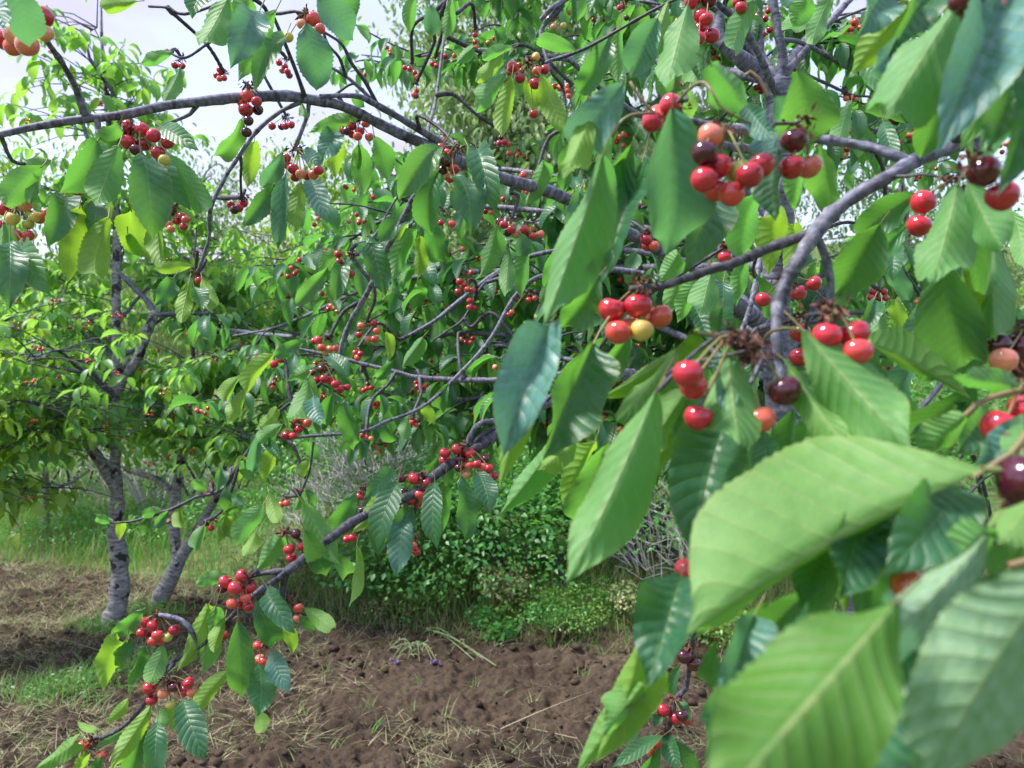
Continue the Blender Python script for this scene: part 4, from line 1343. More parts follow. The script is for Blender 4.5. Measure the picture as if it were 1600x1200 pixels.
 ([(1322, 146, 10, 'r'), (1330, 152, 10, 'r'), (1322, 154, 9, 'o'), (1336, 155, 9, 'p')], (1318, 138), 2.0),
 ([(742, 55, 9, 'r'), (742, 66, 9, 'r'), (744, 74, 8, 'o'), (640, 110, 8, 'r'), (648, 120, 8, 'o')][:3], (743, 45), 2.2),
 ([(640, 108, 9, 'r'), (648, 114, 9, 'r'), (652, 120, 8, 'o'), (632, 106, 8, 'r')], (644, 98), 2.2),
 ([(676, 100, 10, 'r'), (682, 103, 9, 'r')], (680, 90), 2.2),
 ([(650, 150, 10, 'r'), (651, 142, 9, 'r'), (646, 148, 8, 'o')], (650, 130), 2.2),
 ([(783, 215, 9, 'd'), (788, 222, 11, 'r'), (780, 224, 10, 'r'), (794, 226, 9, 'r'), (796, 240, 9, 'r')], (786, 205), 1.9),
 ([(887, 142, 10, 'o'), (889, 150, 9, 'o'), (907, 140, 8, 'r')], (892, 130), 2.0),
 ([(858, 30, 10, 'p'), (880, 40, 10, 'y'), (865, 42, 9, 'p')], (866, 28), 1.7),
 ([(968, 12, 10, 'r'), (974, 10, 10, 'r'), (979, 28, 9, 'd')], (976, 0), 1.9),
 ([(652, 604, 10, 'r'), (659, 606, 10, 'r'), (665, 602, 9, 'o'), (656, 612, 9, 'r'), (650, 598, 8, 'r')], (658, 594), 2.3),
 ([(573, 607, 9, 'r'), (580, 606, 9, 'r'), (568, 610, 9, 'r'), (575, 600, 8, 'd')], (575, 592), 2.3),
 ([(636, 658, 10, 'r'), (644, 660, 10, 'r'), (650, 664, 9, 'o'), (640, 666, 9, 'r')], (644, 650), 2.1),
 ([(738, 529, 9, 'r'), (728, 534, 9, 'r'), (735, 535, 8, 'o'), (720, 530, 8, 'p')], (728, 522), 2.3),
 ([(566, 680, 9, 'r'), (580, 685, 9, 'p'), (573, 683, 8, 'o')], (572, 672), 2.0),
 ([(803, 548, 11, 'o'), (806, 560, 11, 'o'), (800, 540, 9, 'd')], (806, 530), 2.0),
 ([(826, 468, 10, 'o'), (835, 466, 9, 'o'), (800, 488, 9, 'o'), (795, 492, 9, 'r')], (824, 456), 2.0),
 ([(470, 740, 9, 'r'), (476, 743, 9, 'd'), (470, 768, 9, 'r'), (468, 772, 8, 'd')], (472, 730), 1.8),
 ([(440, 788, 9, 'o'), (448, 786, 9, 'o')], (446, 776), 1.6),
 ([(362, 744, 11, 'r'), (368, 741, 10, 'd'), (372, 728, 9, 'r'), (358, 740, 9, 'r')], (370, 724), 1.9),
 ([(326, 770, 12, 'r'), (332, 768, 10, 'r')], (332, 756), 1.9),
 ([(312, 826, 12, 'd'), (330, 825, 11, 'r'), (345, 817, 11, 'r'), (353, 822, 10, 'r'), (315, 840, 9, 'r'), (348, 830, 10, 'r'), (322, 818, 9, 'd')], (334, 812), 1.9),
 ([(240, 797, 12, 'p'), (246, 812, 10, 'r'), (253, 815, 10, 'r'), (261, 815, 10, 'r'), (270, 813, 10, 'r'), (262, 806, 8, 'o')], (250, 800), 1.9),
]
# twigs of the same tree seen small behind
for pts in ([(398, 690, 5, 1.85), (376, 722, 6, 1.85), (360, 770, 6, 1.86), (345, 800, 5, 1.87), (320, 815, 5, 1.88)], [(305, 777, 5, 1.88), (280, 790, 6, 1.88), (262, 798, 6, 1.88), (250, 800, 5, 1.88)],
            [(172, 817, 4, 1.88), (195, 816, 4, 1.88), (217, 812, 5, 1.88), (262, 798, 5, 1.88)]):
    p, r = pxline(pts)
    arch.branch(p, r, M['bark_twig'], .01, 8, .25, .15, int(pts[0][0]))
p, r = pxline([(305, 777, 5, 1.88), (345, 765, 6, 1.88), (376, 722, 6, 1.85), (400, 688, 6, 1.82), (440, 640, 6, 1.7), (500, 600, 7, 1.6), (532, 560, 8, 1.55)])
arch.branch(p, r, M['bark_twig'], .01, 8, .25, .15, 99)

for cl, sp, d in CL:
    cl = [c for c in cl if c[2] > 0]
    cluster(arch, cl, sp, d, 1.3 if d < 1.4 else .8)
# limbs that reach back into the orchard, with twigs, whorls of leaves and fruit
LIMBS = [((340, 520, 3.1), 1.9), ((430, 430, 2.9), 1.9), ((600, 610, 2.9), 1.5), ((490, 350, 3.2), 2.0), ((850, 470, 2.7), 1.7), ((900, 610, 2.8), 1.4), ((1420, 440, 2.9), 1.6), ((1500, 240, 3.0), 2.0),
         ((1330, 540, 2.7), 1.5), ((950, 80, 2.7), 2.2), ((1340, 120, 2.6), 2.2), ((630, 100, 3.2), 2.2), ((740, 40, 2.9), 2.25), ((1020, 30, 2.5), 2.25), ((700, 380, 2.6), 1.9), ((1120, 560, 2.6), 1.5), ((900, 230, 2.6), 2.0), ((1000, 500, 2.4), 1.6), ((520, 640, 2.9), 1.35), ((640, 680, 2.8), 1.25), ((760, 640, 2.6), 1.3), ((430, 600, 3.0), 1.5), ((560, 520, 2.7), 1.6), ((700, 560, 2.5), 1.5)]
for li, ((u, v, d), z0) in enumerate(LIMBS):
    S0 = Vector((TX + rnd.uniform(-.02, .02), TY + rnd.uniform(-.02, .03), z0)) if z0 < 2.1 else FORK.copy()
    E = P(u, v, d)
    n = 9; pts = []
    sag = rnd.uniform(.05, .2)
    ph = rnd.random() * 6
    for i in range(n + 1):
        t = i / n
        p = S0.lerp(E, t) + Vector((0.05 * math.sin(ph + t * 7) * t, 0.06 * math.cos(ph + t * 5) * t, sag * math.sin(t * math.pi) + 0.03 * math.sin(ph * 2 + t * 9) * t))
        pts.append(p)
    r0 = rnd.uniform(.010, .014)
    arch.branch(pts, [r0 * (1 - .72 * i / n) for i in range(n + 1)], M['bark_near'], .03, 7, .1, .12, 200 + li)
    for i in range(2, n + 1):
        for s in range((3 if i > 4 else 2) if i < n else 1):
            a = rnd.random() * 6.28
            q = pts[i]
            l = rnd.uniform(.08, .34)
            e = q + Vector((math.cos(a) * l, math.sin(a) * l * .8, rnd.uniform(-.5, .5) * l))
            mdl = q.lerp(e, .5) + Vector((0, 0, rnd.uniform(-.02, .03)))
            arch.twig([q, mdl, e], [.004, .003, .0022], 5, .02, .3)
            for f in (.45, 1.0):
                pp = q.lerp(e, f)
                arch.whorl(pp, rnd.randint(3, 5), rnd.uniform(.085, .12), None, 1.0, .55, TONE[rnd.choice('utggddlmp')])
                if rnd.random() < .42:
                    bunch_at(arch, pp, rnd.randint(3, 6), merged=True)
arch.finish([M['bark_twig']])
# ================================================================== ground, bank and hillside
BANKX = np.array([-12, -4.5, -3.3, -2.2, -1.06, -0.2, 0.58, 1.6, 3.0, 12])
BANKY = np.array([8.2, 6.9, 6.35, 5.8, 5.15, 4.85, 4.62, 4.35, 4.1, 3.6])
def bank_y(x):
    return np.interp(x, BANKX, BANKY)
def hill(x, y):
    s = y - bank_y(x)
    z = np.where(s > 0, 0.30 * np.clip(s, 0, 1.2) + 0.10 * np.clip(s - 1.2, 0, 2.5) + 0.30 * np.clip(s - 3.7, 0, 14) + 0.18 * np.clip(s - 17.7, 0, 60), 0.0)
    lf = np.clip((x + 1.5) / -2.0, 0, 1)          # the left half stays level for longer under the trees
    z2 = np.where(s > 0, 0.05 * np.clip(s, 0, 3.5) + 0.30 * np.clip(s - 3.5, 0, 14) + 0.18 * np.clip(s - 17.5, 0, 60), 0.0)
    z = z * (1 - lf) + z2 * lf
    return z + np.clip(s, 0, 6) * 0.03 * fbm(x * 0.6, y * 0.6, 3, 5) + np.clip(s, 0, 40) * 0.05 * fbm(x * .08, y * .08, 3, 9)
def soil_h(x, y):
    s = bank_y(x) - y
    k = np.clip(s / 0.4 + 0.4, 0.0, 1)
    h = 0.07 * fbm(x * 1.6, y * 2.2, 3, 1) + 0.085 * np.abs(fbm(x * 4.0, y * 6.0, 4, 2)) + 0.042 * fbm(x * 15, y * 17, 4, 3, 0.6)
    h = h + 0.016 * fbm(x * 38, y * 42, 3, 12, .7) + 0.02 * np.maximum(0, fbm(x * 9, y * 9, 2, 8)) 
    return h * k

def grid_mesh(name, xs, ys, zf, mat):
    X, Y = np.meshgrid(xs, ys)
    Z = zf(X, Y)
    V = np.stack([X, Y, Z], -1).reshape(-1, 3)
    ny, nx = X.shape
    i, j = np.meshgrid(np.arange(ny - 1), np.arange(nx - 1), indexing='ij')
    Fq = np.stack([i * nx + j, i * nx + j + 1, (i + 1) * nx + j + 1, (i + 1) * nx + j], -1).reshape(-1, 4)
    return build_mesh(name, V, [(Fq, None, 0)], [mat])

k = NT('ground_soil_grass')
tcn = k.n('TexCoord')
g1 = k.noise(tcn.outputs['Object'], 0.9, 5, .6); g2 = k.noise(tcn.outputs['Object'], 9, 5, .65)
c = k.mix(k.ramp(g1, [(.35, 0.), (.65, 1.)]), (0.075, 0.125, 0.040), (0.14, 0.17, 0.065))
c = k.mix(k.ramp(g2, [(.42, 0.), (.70, 1.)]), c, (0.05, 0.075, 0.028))
M['meadow'] = k.done(k.pbsdf(c, .9, .1, k.bump(g2, .8, .05)))
k = NT('tilled_soil')
tcn = k.n('TexCoord')
n1 = k.noise(tcn.outputs['Object'], 1.3, 5, .6); n2 = k.noise(tcn.outputs['Object'], 22, 6, .7); n3 = k.noise(tcn.outputs['Object'], 140, 4, .6)
c = k.mix(k.ramp(n1, [(.35, 0.), (.68, 1.)]), (0.050, 0.036, 0.026), (0.105, 0.078, 0.055))
c = k.mix(k.math('MULTIPLY', k.ramp(n2, [(.40, 0.), (.62, 1.)]), .6), c, (0.028, 0.018, 0.013))
c = k.mix(k.math('MULTIPLY', k.ramp(n3, [(.56, 0.), (.70, 1.)]), .4), c, (0.17, 0.135, 0.09))
M['soil'] = k.done(k.pbsdf(c, .92, .15, k.bump(k.math('ADD', n2, k.math('MULTIPLY', n3, .5)), .9, .012)))

# one ground sheet to the horizon, then the tilled strip as its own finer sheet just above it
xs = np.concatenate([-np.geomspace(400, 13, 26), np.linspace(-12.5, 12.5, 130), np.geomspace(13, 400, 26)])
ys = np.concatenate([-np.geomspace(200, 4, 14), np.linspace(-3, 30, 170), np.geomspace(31, 700, 34)])
obj('ground', grid_mesh('ground', xs, ys, lambda x, y: hill(x, y) - 0.06, M['meadow']), kind='structure')
xs = np.concatenate([np.linspace(-5.6, -3.7, 60), np.linspace(-3.68, 1.5, 560), np.linspace(1.54, 3.6, 60)]); t_ = np.concatenate([np.linspace(0, .35, 60), np.linspace(.355, 1, 380)])
X = np.repeat(xs[None, :], len(t_), 0); Y = 1.2 + (bank_y(X) + 0.35 - 1.2) * t_[:, None]
Z = soil_h(X, Y) + np.where(Y > bank_y(X), hill(X, Y), 0) - 0.03 * np.clip((Y - bank_y(X)) / .35, 0, 1) ** 2 * 2.5
V = np.stack([X, Y, Z], -1).reshape(-1, 3); ny, nx = X.shape
i, j = np.meshgrid(np.arange(ny - 1), np.arange(nx - 1), indexing='ij')
Fq = np.stack([i * nx + j, i * nx + j + 1, (i + 1) * nx + j + 1, (i + 1) * nx + j], -1).reshape(-1, 4)
obj('tilled_soil', build_mesh('tilled_soil', V, [(Fq, None, 0)], [M['soil']]), kind='structure')

def ground_z(x, y):
    x = np.asarray(x, float); y = np.asarray(y, float)
    return np.where(y > bank_y(x), hill(x, y), soil_h(x, y))
def gz(x, y):
    return float(ground_z(np.array([x]), np.array([y]))[0])

# clods
def clod_template(seed):
    V, Fq = low_sphere()
    g = np.random.default_rng(seed)
    V = V * (1 + .45 * (g.random((len(V), 1)) - .5)) * np.array([1, .8, .6])
    return V, Fq
CT = [clod_template(q) for q in range(5)]
Vs, gs, off = [], [], 0
for q in range(6500):
    x = rng.uniform(-4.6, 3.0); y = rng.uniform(2.6, float(bank_y(x)))
    if vnoise(np.array([x * 1.3]), np.array([y * 1.6]), 4)[0] < .35: continue
    r = 0.004 + 0.030 * rng.random() ** 4
    V, Fq = CT[q % 5]
    a = rng.random() * 6.28
    Rz = np.array([[math.cos(a), -math.sin(a), 0], [math.sin(a), math.cos(a), 0], [0, 0, 1]])
    Vs.append(V @ Rz.T * r + np.array([x, y, gz(x, y) + r * .2])); gs.append((Fq + off, None, 0)); off += len(V)
obj('soil_clods', build_mesh('soil_clods', np.concatenate(Vs), gs, [M['soil']], smooth=False), kind='stuff')

# ---- blades: straw on the soil, grass on the bank
def blades(name, base, heading, lean, length, width, mats, mi, kind='stuff', parent=None, curve=0.5, segs=3):
    """base (n,3); heading azimuth; lean 0 upright .. 1.5 flat"""
    n = len(base)
    t = np.linspace(0, 1, segs + 1)
    le = lean[:, None] + curve * t[None, :] * (np.abs(rng.normal(1, .4, n))[:, None])
    dl = length[:, None] / segs
    dx = np.cumsum(np.concatenate([np.zeros((n, 1)), (np.sin(le) * dl)[:, :-1]], 1), 1)
    dz = np.cumsum(np.concatenate([np.zeros((n, 1)), (np.cos(le) * dl)[:, :-1]], 1), 1)
    hx, hy = np.cos(heading)[:, None], np.sin(heading)[:, None]
    C = np.stack([base[:, :1] + hx * dx, base[:, 1:2] + hy * dx, base[:, 2:3] + dz], -1)
    face = heading + rng.uniform(-1.2, 1.2, n) + math.pi / 2
    W = (width[:, None] * (1 - t[None, :] ** 1.6 * 0.92))[..., None] * np.stack([np.cos(face), np.sin(face), np.zeros(n)], -1)[:, None, :] / 2
    V = np.stack([C - W, C + W], 2).reshape(-1, 3)
    k_ = (segs + 1) * 2
    q = np.array([[2 * a, 2 * a + 1, 2 * a + 3, 2 * a + 2] for a in range(segs)])
    FF = q[None] + (np.arange(n) * k_)[:, None, None]
    gs = [(FF[mi == m].reshape(-1, 4), None, m) for m in range(len(mats)) if (mi == m).any()]
    me = build_mesh(name, V, gs, mats)
    return obj(name, me, parent, kind=kind)

def blade_mat(name, a, b, trans, tm=.3):
    kk = NT(name)
    geo = kk.n('NewGeometry')
    c_ = kk.mix(geo.outputs['Random Per Island'], a, b)
    p_ = kk.pbsdf(c_, .6, .25)
    tr = kk.n('BsdfTranslucent'); tr.inputs['Color'].default_value = (*trans, 1)
    ms = kk.n('MixShader'); ms.inputs[0].default_value = tm
    kk.l(p_, ms.inputs[1]); kk.l(tr.outputs[0], ms.inputs[2])
    return kk.done(ms.outputs[0])
M['grass'] = blade_mat('grass_blade', (0.065, 0.21, 0.04), (0.15, 0.33, 0.08), (.2, .52, .07))
M['grass_dry'] = blade_mat('dry_grass_blade', (0.26, 0.24, 0.11), (0.36, 0.33, 0.19), (.3, .3, .1))
M['straw'] = blade_mat('mown_straw', (0.22, 0.19, 0.115), (0.42, 0.38, 0.25), (.25, .22, .1), .15)
M['straw_green'] = blade_mat('mown_green_grass', (0.17, 0.22, 0.08), (0.30, 0.34, 0.16), (.2, .3, .08), .2)
M['weed_flower'] = simple('yellow_weed_flower', (0.55, 0.42, 0.06), .6, .2)

def soil_points(n, dens):
    out = []
    while len(out) < n:
        x = rng.uniform(-5.2, 3.2, 4000); y = rng.uniform(2.4, 7.5, 4000)
        ok = (y < bank_y(x) + .15) & (rng.random(4000) < dens(x, y))
        out += list(zip(x[ok], y[ok]))
    out = np.array(out[:n])
    return np.column_stack([out, ground_z(out[:, 0], out[:, 1])])
def straw_density(x, y):
    nse = vnoise(x * 1.1, y * 1.5, 31) * .6 + vnoise(x * 3.2, y * 3.8, 33) * .4
    left = np.clip((-0.55 - x) / 1.0, 0, 1)
    near_ = np.clip((3.9 - y) / .5, 0, 1) * .55
    edge = np.clip(1 - (bank_y(x) - y) / .35, 0, 1)
    return np.clip((nse - .42 + .30 * left + .10 * near_) * 2.4, 0.05, 1) * (.36 + .64 * np.maximum(np.maximum(left, near_), edge))
nc, per_ = 5200, 7
ctr = soil_points(nc, straw_density)
pts = np.repeat(ctr, per_, 0)
n = len(pts)
pts[:, :2] += rng.normal(0, .032, (n, 2))
pts[:, 2] = ground_z(pts[:, 0], pts[:, 1]) + rng.uniform(-.004, .018, n)
head = np.repeat(rng.uniform(0, 6.28, nc), per_) + rng.normal(0, .8, n)
mi = np.clip(np.repeat((rng.random(nc) < .40).astype(int), per_) ^ (rng.random(n) < .15), 0, 1).astype(int)
blades('mown_grass', pts, head, rng.normal(1.32, .25, n), rng.uniform(.03, .15, n), rng.uniform(.0018, .0042, n), [M['straw'], M['straw_green']], mi, curve=.35, segs=3)
nt = 2400
nt = nt // 9 * 9; ctr = soil_points(nt // 9, lambda x, y: .5 + 0 * x)
pts = np.repeat(ctr, 9, 0); pts[:, :2] += rng.normal(0, .018, (nt, 2)); pts[:, 2] = ground_z(pts[:, 0], pts[:, 1])
blades('grass_sprouts', pts, rng.uniform(0, 6.28, nt), np.abs(rng.normal(.5, .4, nt)), rng.uniform(.03, .10, nt), rng.uniform(.003, .005, nt), [M['grass'], M['straw_green']], (rng.random(nt) < .4).astype(int), curve=.7)
# a few long pale stalks lying about
n = 70
pts = soil_points(n, straw_density); pts[:, 2] += .02
blades('straw', pts, rng.uniform(-.6, .6, n) + np.where(rng.random(n) < .5, 0, math.pi), rng.normal(1.5, .07, n), rng.uniform(.25, .6, n), rng.uniform(.004, .007, n), [M['straw']], np.zeros(n, int), curve=.12, segs=5)

def area_points(n, x0, x1, s0, s1, dens=None):
    out = []
    while len(out) < n:
        x = rng.uniform(x0, x1, 4000); y = bank_y(x) + rng.uniform(s0, s1, 4000)
        ok = rng.random(4000) < (dens(x, y) if dens else 1)
        out += list(zip(x[ok], y[ok]))
    out = np.array(out[:n])
    return np.column_stack([out, ground_z(out[:, 0], out[:, 1]) - .01])
# meadow grass behind the trees on the left, and across the foot of the bank
n = 26000
pts = area_points(n, -7.5, -0.3, -.08, 4.5, lambda x, y: np.clip(.35 + .9 * vnoise(x * 1.4, y * 1.4, 41), 0, 1))
s_ = pts[:, 1] - bank_y(pts[:, 0])
mi = (rng.random(n) < .22 + .3 * np.clip(1 - s_ / .5, 0, 1)).astype(int)
blades('meadow_grass', pts, rng.uniform(0, 6.28, n), np.abs(rng.normal(.25, .2, n)), rng.uniform(.12, .42, n) * (.5 + .5 * np.clip(s_ / .7, 0, 1)), rng.uniform(.004, .009, n), [M['grass'], M['grass_dry']], mi, curve=.8)
n = 8000
pts = area_points(n, -1.6, 3.2, -.10, .9, lambda x, y: np.clip(.3 + vnoise(x * 2.4, y * 2.4, 43), 0, 1))
s_ = pts[:, 1] - bank_y(pts[:, 0])
mi = (rng.random(n) < .42).astype(int)
blades('bank_grass', pts, rng.uniform(0, 6.28, n), np.abs(rng.normal(.35, .3, n)), rng.uniform(.06, .26, n) * (.4 + .6 * np.clip(s_ / .4, 0, 1)), rng.uniform(.003, .007, n), [M['grass'], M['grass_dry']], mi, curve=.8)
# sparse grass on the hillside farther back
n = 16000
pts = area_points(n, -14, 16, 3.0, 16)
blades('hillside_grass', pts, rng.uniform(0, 6.28, n), np.abs(rng.normal(.3, .2, n)), rng.uniform(.25, .7, n), rng.uniform(.02, .04, n), [M['grass'], M['grass_dry']], (rng.random(n) < .45).astype(int), curve=.8)

# ---- leafy masses
def quad_leaf():
    return np.array([[0, 0, 0], [-.26, .45, .10], [0, .5, .0], [.26, .45, .10], [0, 1, -.08]]), np.array([[0, 2, 1, 1], [0, 3, 2, 2], [1, 2, 4, 4], [2, 3, 4, 4]])
SIMPLE = []
for q in range(3):
    V = np.array([[0, 0, 0], [-.27 - .03 * q, .42, .10], [0, .46, 0], [.27 + .03 * q, .42, .10], [0, 1, -.10 * q]])
    Ft = np.array([[0, 2, 1], [0, 3, 2], [1, 2, 4], [2, 3, 4]])
    SIMPLE.append((V, Ft, np.zeros((4, 3, 2)) + .5))
def mound_leaves(cx, cy, rx, ry, h, n, L, base=None, sd=0, lumps=9):
    """leaf matrices over an uneven mound standing on the ground"""
    g = random.Random(sd)
    blobs = [(g.uniform(-.75, .75), g.uniform(-.75, .75), g.uniform(.35, .6), g.uniform(.55, 1.0)) for _ in range(lumps)]
    out = []
    while len(out) < n:
        bx_, by_, br, bh = g.choice(blobs)
        a = g.random() * 6.28; e = math.asin(g.uniform(-.2, 1))
        rr = br * g.uniform(.55, 1.06) ** .6
        x = cx + (bx_ + rr * math.cos(a) * math.cos(e)) * rx
        y = cy + (by_ + rr * math.sin(a) * math.cos(e)) * ry
        z = max(.02, (bh - br * .6 + rr * math.sin(e)) * h)
        m = hang_matrix(Vector((x, y, z)), a + g.uniform(-1.2, 1.2), g.uniform(-.5, .9), g.gauss(0, .6), L * g.uniform(.55, 1.25), g.uniform(.8, 1.2))
        out.append(m)
    zz = hill(np.array([m[0][3] for m in out]), np.array([m[1][3] for m in out]))
    for m, z0 in zip(out, zz):
        m[2][3] += float(z0)
    return out
def bush(name, label, cat, cx, cy, rx, ry, h, n, L, mat, sd, group=None, stems=12, stemmat=None, lumps=9):
    z = float(hill(np.array([cx]), np.array([cy]))[0])
    root = empty(name, (cx, cy, z), label, cat, group)
    T = Matrix.Translation(-Vector((cx, cy, z)))
    ms = mound_leaves(cx, cy, rx, ry, h, n, L, sd=sd, lumps=lumps)
    merge_leaves('foliage', [T @ m for m in ms], SIMPLE, mat, root, 'stuff')
    g = random.Random(sd + 5)
    tb = []
    for q in range(stems):
        a = g.random() * 6.28; b = Vector((g.uniform(-.5, .5) * rx, g.uniform(-.5, .5) * ry, -.05))
        z1 = float(hill(np.array([cx + b.x]), np.array([cy + b.y]))[0]) - z
        b.z = z1 - .03
        e = b + Vector((math.cos(a) * rx * .45, math.sin(a) * ry * .45, h * g.uniform(.5, .9)))
        tb.append((tube_arrays([b, b.lerp(e, .5) + Vector((0, 0, h * .12)), e], [.012 * h + .004, .008 * h + .003, .002], .1, 4, 0, .1, True, q), 0))
    merge_tubes('stems', tb, [stemmat or M['bark_twig']], root, 'stuff')
    return root

bush('bramble_bush', 'low dense dark green bramble thicket at the edge of the tilled soil', 'bush', 0.55, 5.6, 1.5, .80, 1.0, 26000, .045, M['leaf_bramble'], 1, lumps=16, stems=30)
bush('bramble_bush', 'dark bramble mass climbing the bank behind the near branch on the right', 'bush', 2.9, 5.6, 1.5, .9, 1.35, 8000, .055, M['leaf_bramble'], 2, lumps=14, stems=20)
M['leaf_sage'] = leaf_material('grey_green_leaf', (0.15, 0.21, 0.13), (0.24, 0.30, 0.20), (0.25, 0.36, 0.14), tmix=0.25, veins=False, hue_var=0.6)
g = random.Random(40)
for q in range(16):
    x = -1.15 + q * .165 + g.uniform(-.08, .08)
    y = float(bank_y(np.array([x]))[0]) + g.uniform(.02, .40)
    bush('weed_plant', 'knee-high pale green weed in the fringe below the dark bramble thicket', 'weeds', x, y, g.uniform(.14, .26), g.uniform(.12, .2), g.uniform(.10, .28), g.randint(420, 800), g.uniform(.022, .04),
         [M['leaf_weed'], M['leaf_bramble'], M['leaf_sage'], M['leaf_weed'], M['leaf_bramble']][q % 5], 300 + q, 'weeds along the foot of the bramble thicket', 10, M['stalk'], 6)
bush('weed_patch', 'tall weeds between the leaning trunk and the grey dry shrub', 'weeds', -1.25, 5.95, .8, .35, .36, 3000, .035, M['leaf_sage'], 4, lumps=14, stems=24, stemmat=M['stalk'])
bush('weed_patch', 'low green weeds under the far left trees beside the mown grass', 'weeds', -3.3, 7.5, 1.3, .5, .32, 3500, .040, M['leaf_bramble'], 6, lumps=16, stems=20, stemmat=M['stalk'])
bush('hedge_bush', 'dark green bush filling the gap behind the grey dry shrub', 'bush', -0.85, 7.5, 1.2, .6, 1.35, 7000, .055, M['leaf_bramble'], 14, lumps=14, stems=14)
bush('hedge_bush', 'low green bush in the grass behind the leaning trunk', 'bush', -2.9, 8.6, 1.7, .7, 1.15, 7000, .06, M['leaf_bramble'], 15, lumps=16, stems=14)
bush('hedge_bush', 'grey-green bush in the grass beyond the slim far left trunk', 'bush', -6.0, 9.6, 1.8, .8, 1.2, 6000, .065, M['leaf_hill'], 16, lumps=16, stems=14)
def tuft(label, cx, cy, rx, ry, h, n):
    root = empty('weed_tuft', (cx, cy, gz(cx, cy)), label, 'weeds')
    pts = np.column_stack([rng.normal(0, rx * .55, n), rng.normal(0, ry * .55, n), np.zeros(n)])
    pts[:, 2] = ground_z(pts[:, 0] + cx, pts[:, 1] + cy) - gz(cx, cy)
    blades('grass_blades', pts, rng.uniform(0, 6.28, n), np.abs(rng.normal(.7, .4, n)), rng.uniform(.4, 1.1, n) * h, rng.uniform(.003, .008, n), [M['grass'], M['straw_green']], (rng.random(n) < .15).astype(int), 'stuff', root, .7)
    T = Matrix.Translation(-Vector((cx, cy, gz(cx, cy))))
    ms = []
    for q in range(n // 4):
        x, y = cx + rnd.gauss(0, rx * .5), cy + rnd.gauss(0, ry * .5)
        ms.append(T @ hang_matrix(Vector((x, y, gz(x, y) + rnd.uniform(.01, .6) * h)), rnd.random() * 6.28, rnd.uniform(-.6, .6), rnd.gauss(0, .5), rnd.uniform(.012, .032)))
    merge_leaves('leaves', ms, SIMPLE, M['leaf_hill'], root, 'stuff')
tuft('fresh green grassy weed tuft on the soil below the pale left trunk', -2.30, 3.95, .30, .20, .16, 900)
tuft('low grass tuft growing against the foot of the pale left trunk', -2.62, 4.93, .22, .10, .15, 420)
tuft('low grass tuft growing against the foot of the dark leaning trunk', -2.46, 5.24, .20, .10, .13, 360)
tuft('small green weed clump on the soil under the lowest leafy branch', -1.98, 4.15, .16, .13, .13, 350)

def dry_shrub(label, cx, cy, r, h, n, sd):
    z = float(hill(np.array([cx]), np.array([cy]))[0])
    root = empty('dry_shrub', (cx, cy, z), label, 'shrub', 'grey dry shrubs on the bank')
    g = random.Random(sd); tb = []
    for q in range(n):
        a = g.random() * 6.28; rr = g.random() ** .6
        b = Vector((math.cos(a) * rr * r, math.sin(a) * rr * r * .6, h * g.uniform(.05, .95) * (1 - .75 * rr * rr)))
        for e_ in range(2):
            a2 = a + g.gauss(0, .9); el_ = g.uniform(.2, 1.4)
            l = g.uniform(.08, .28) * h
            d1 = Vector((math.cos(a2) * math.cos(el_), math.sin(a2) * math.cos(el_), math.sin(el_)))
            e = b + d1 * l
            md = b.lerp(e, .5) + Vector((g.uniform(-.15, .15), g.uniform(-.15, .15), g.uniform(-.1, .15))) * l
            tb.append((tube_arrays([b, md, e], [.0028, .002, .001], 9, 3, 0, 0, False, q, smooth=False), 0))
    for q in range(14):
        a = g.random() * 6.28; e = Vector((math.cos(a) * r * .7, math.sin(a) * r * .4, h * g.uniform(.3, .8)))
        tb.append((tube_arrays([Vector((math.cos(a) * .08, math.sin(a) * .08, -.1)), e * .5 + Vector((0, 0, .15 * h)), e], [.012, .008, .003], .1, 4, 0, .1, False, q), 0))
    merge_tubes('twigs', tb, [M['dry']], root, 'stuff')
M['dry'] = simple('dry_grey_twig', (0.42, 0.39, 0.41), .9, .1, (0.58, 0.55, 0.57), 20)
dry_shrub('grey leafless dry shrub standing behind the low fruiting limb', -1.1, 6.3, .75, 1.15, 620, 1)
dry_shrub('grey dry twiggy brushwood behind the pointed near leaves', 1.25, 5.2, .5, 1.35, 230, 2)
dry_shrub('faint grey dry brush beyond the two left trunks', -4.0, 8.6, 1.2, 1.1, 420, 3)

# hillside bushes and far trees
g = random.Random(77)
HILLB = []
for q in range(34):
    s = 4.0 + 15 * g.random() ** .8
    x = g.uniform(-1.0, 1.0) * (7 + s * .9)
    y = float(bank_y(np.array([x]))[0]) + s
    HILLB.append((x, y, g.uniform(.8, 1.7), g.uniform(.8, 1.6)))
for q, (x, y, r, h) in enumerate(HILLB):
    bush('hillside_bush', 'rounded green bush among many scattered on the rising hillside', 'bush', x, y, r, r * .8, h * 1.2, 750, .13, M['leaf_hill'] if q % 3 else M['leaf_bramble'], 100 + q, 'bushes scattered on the hillside', 6, lumps=7)

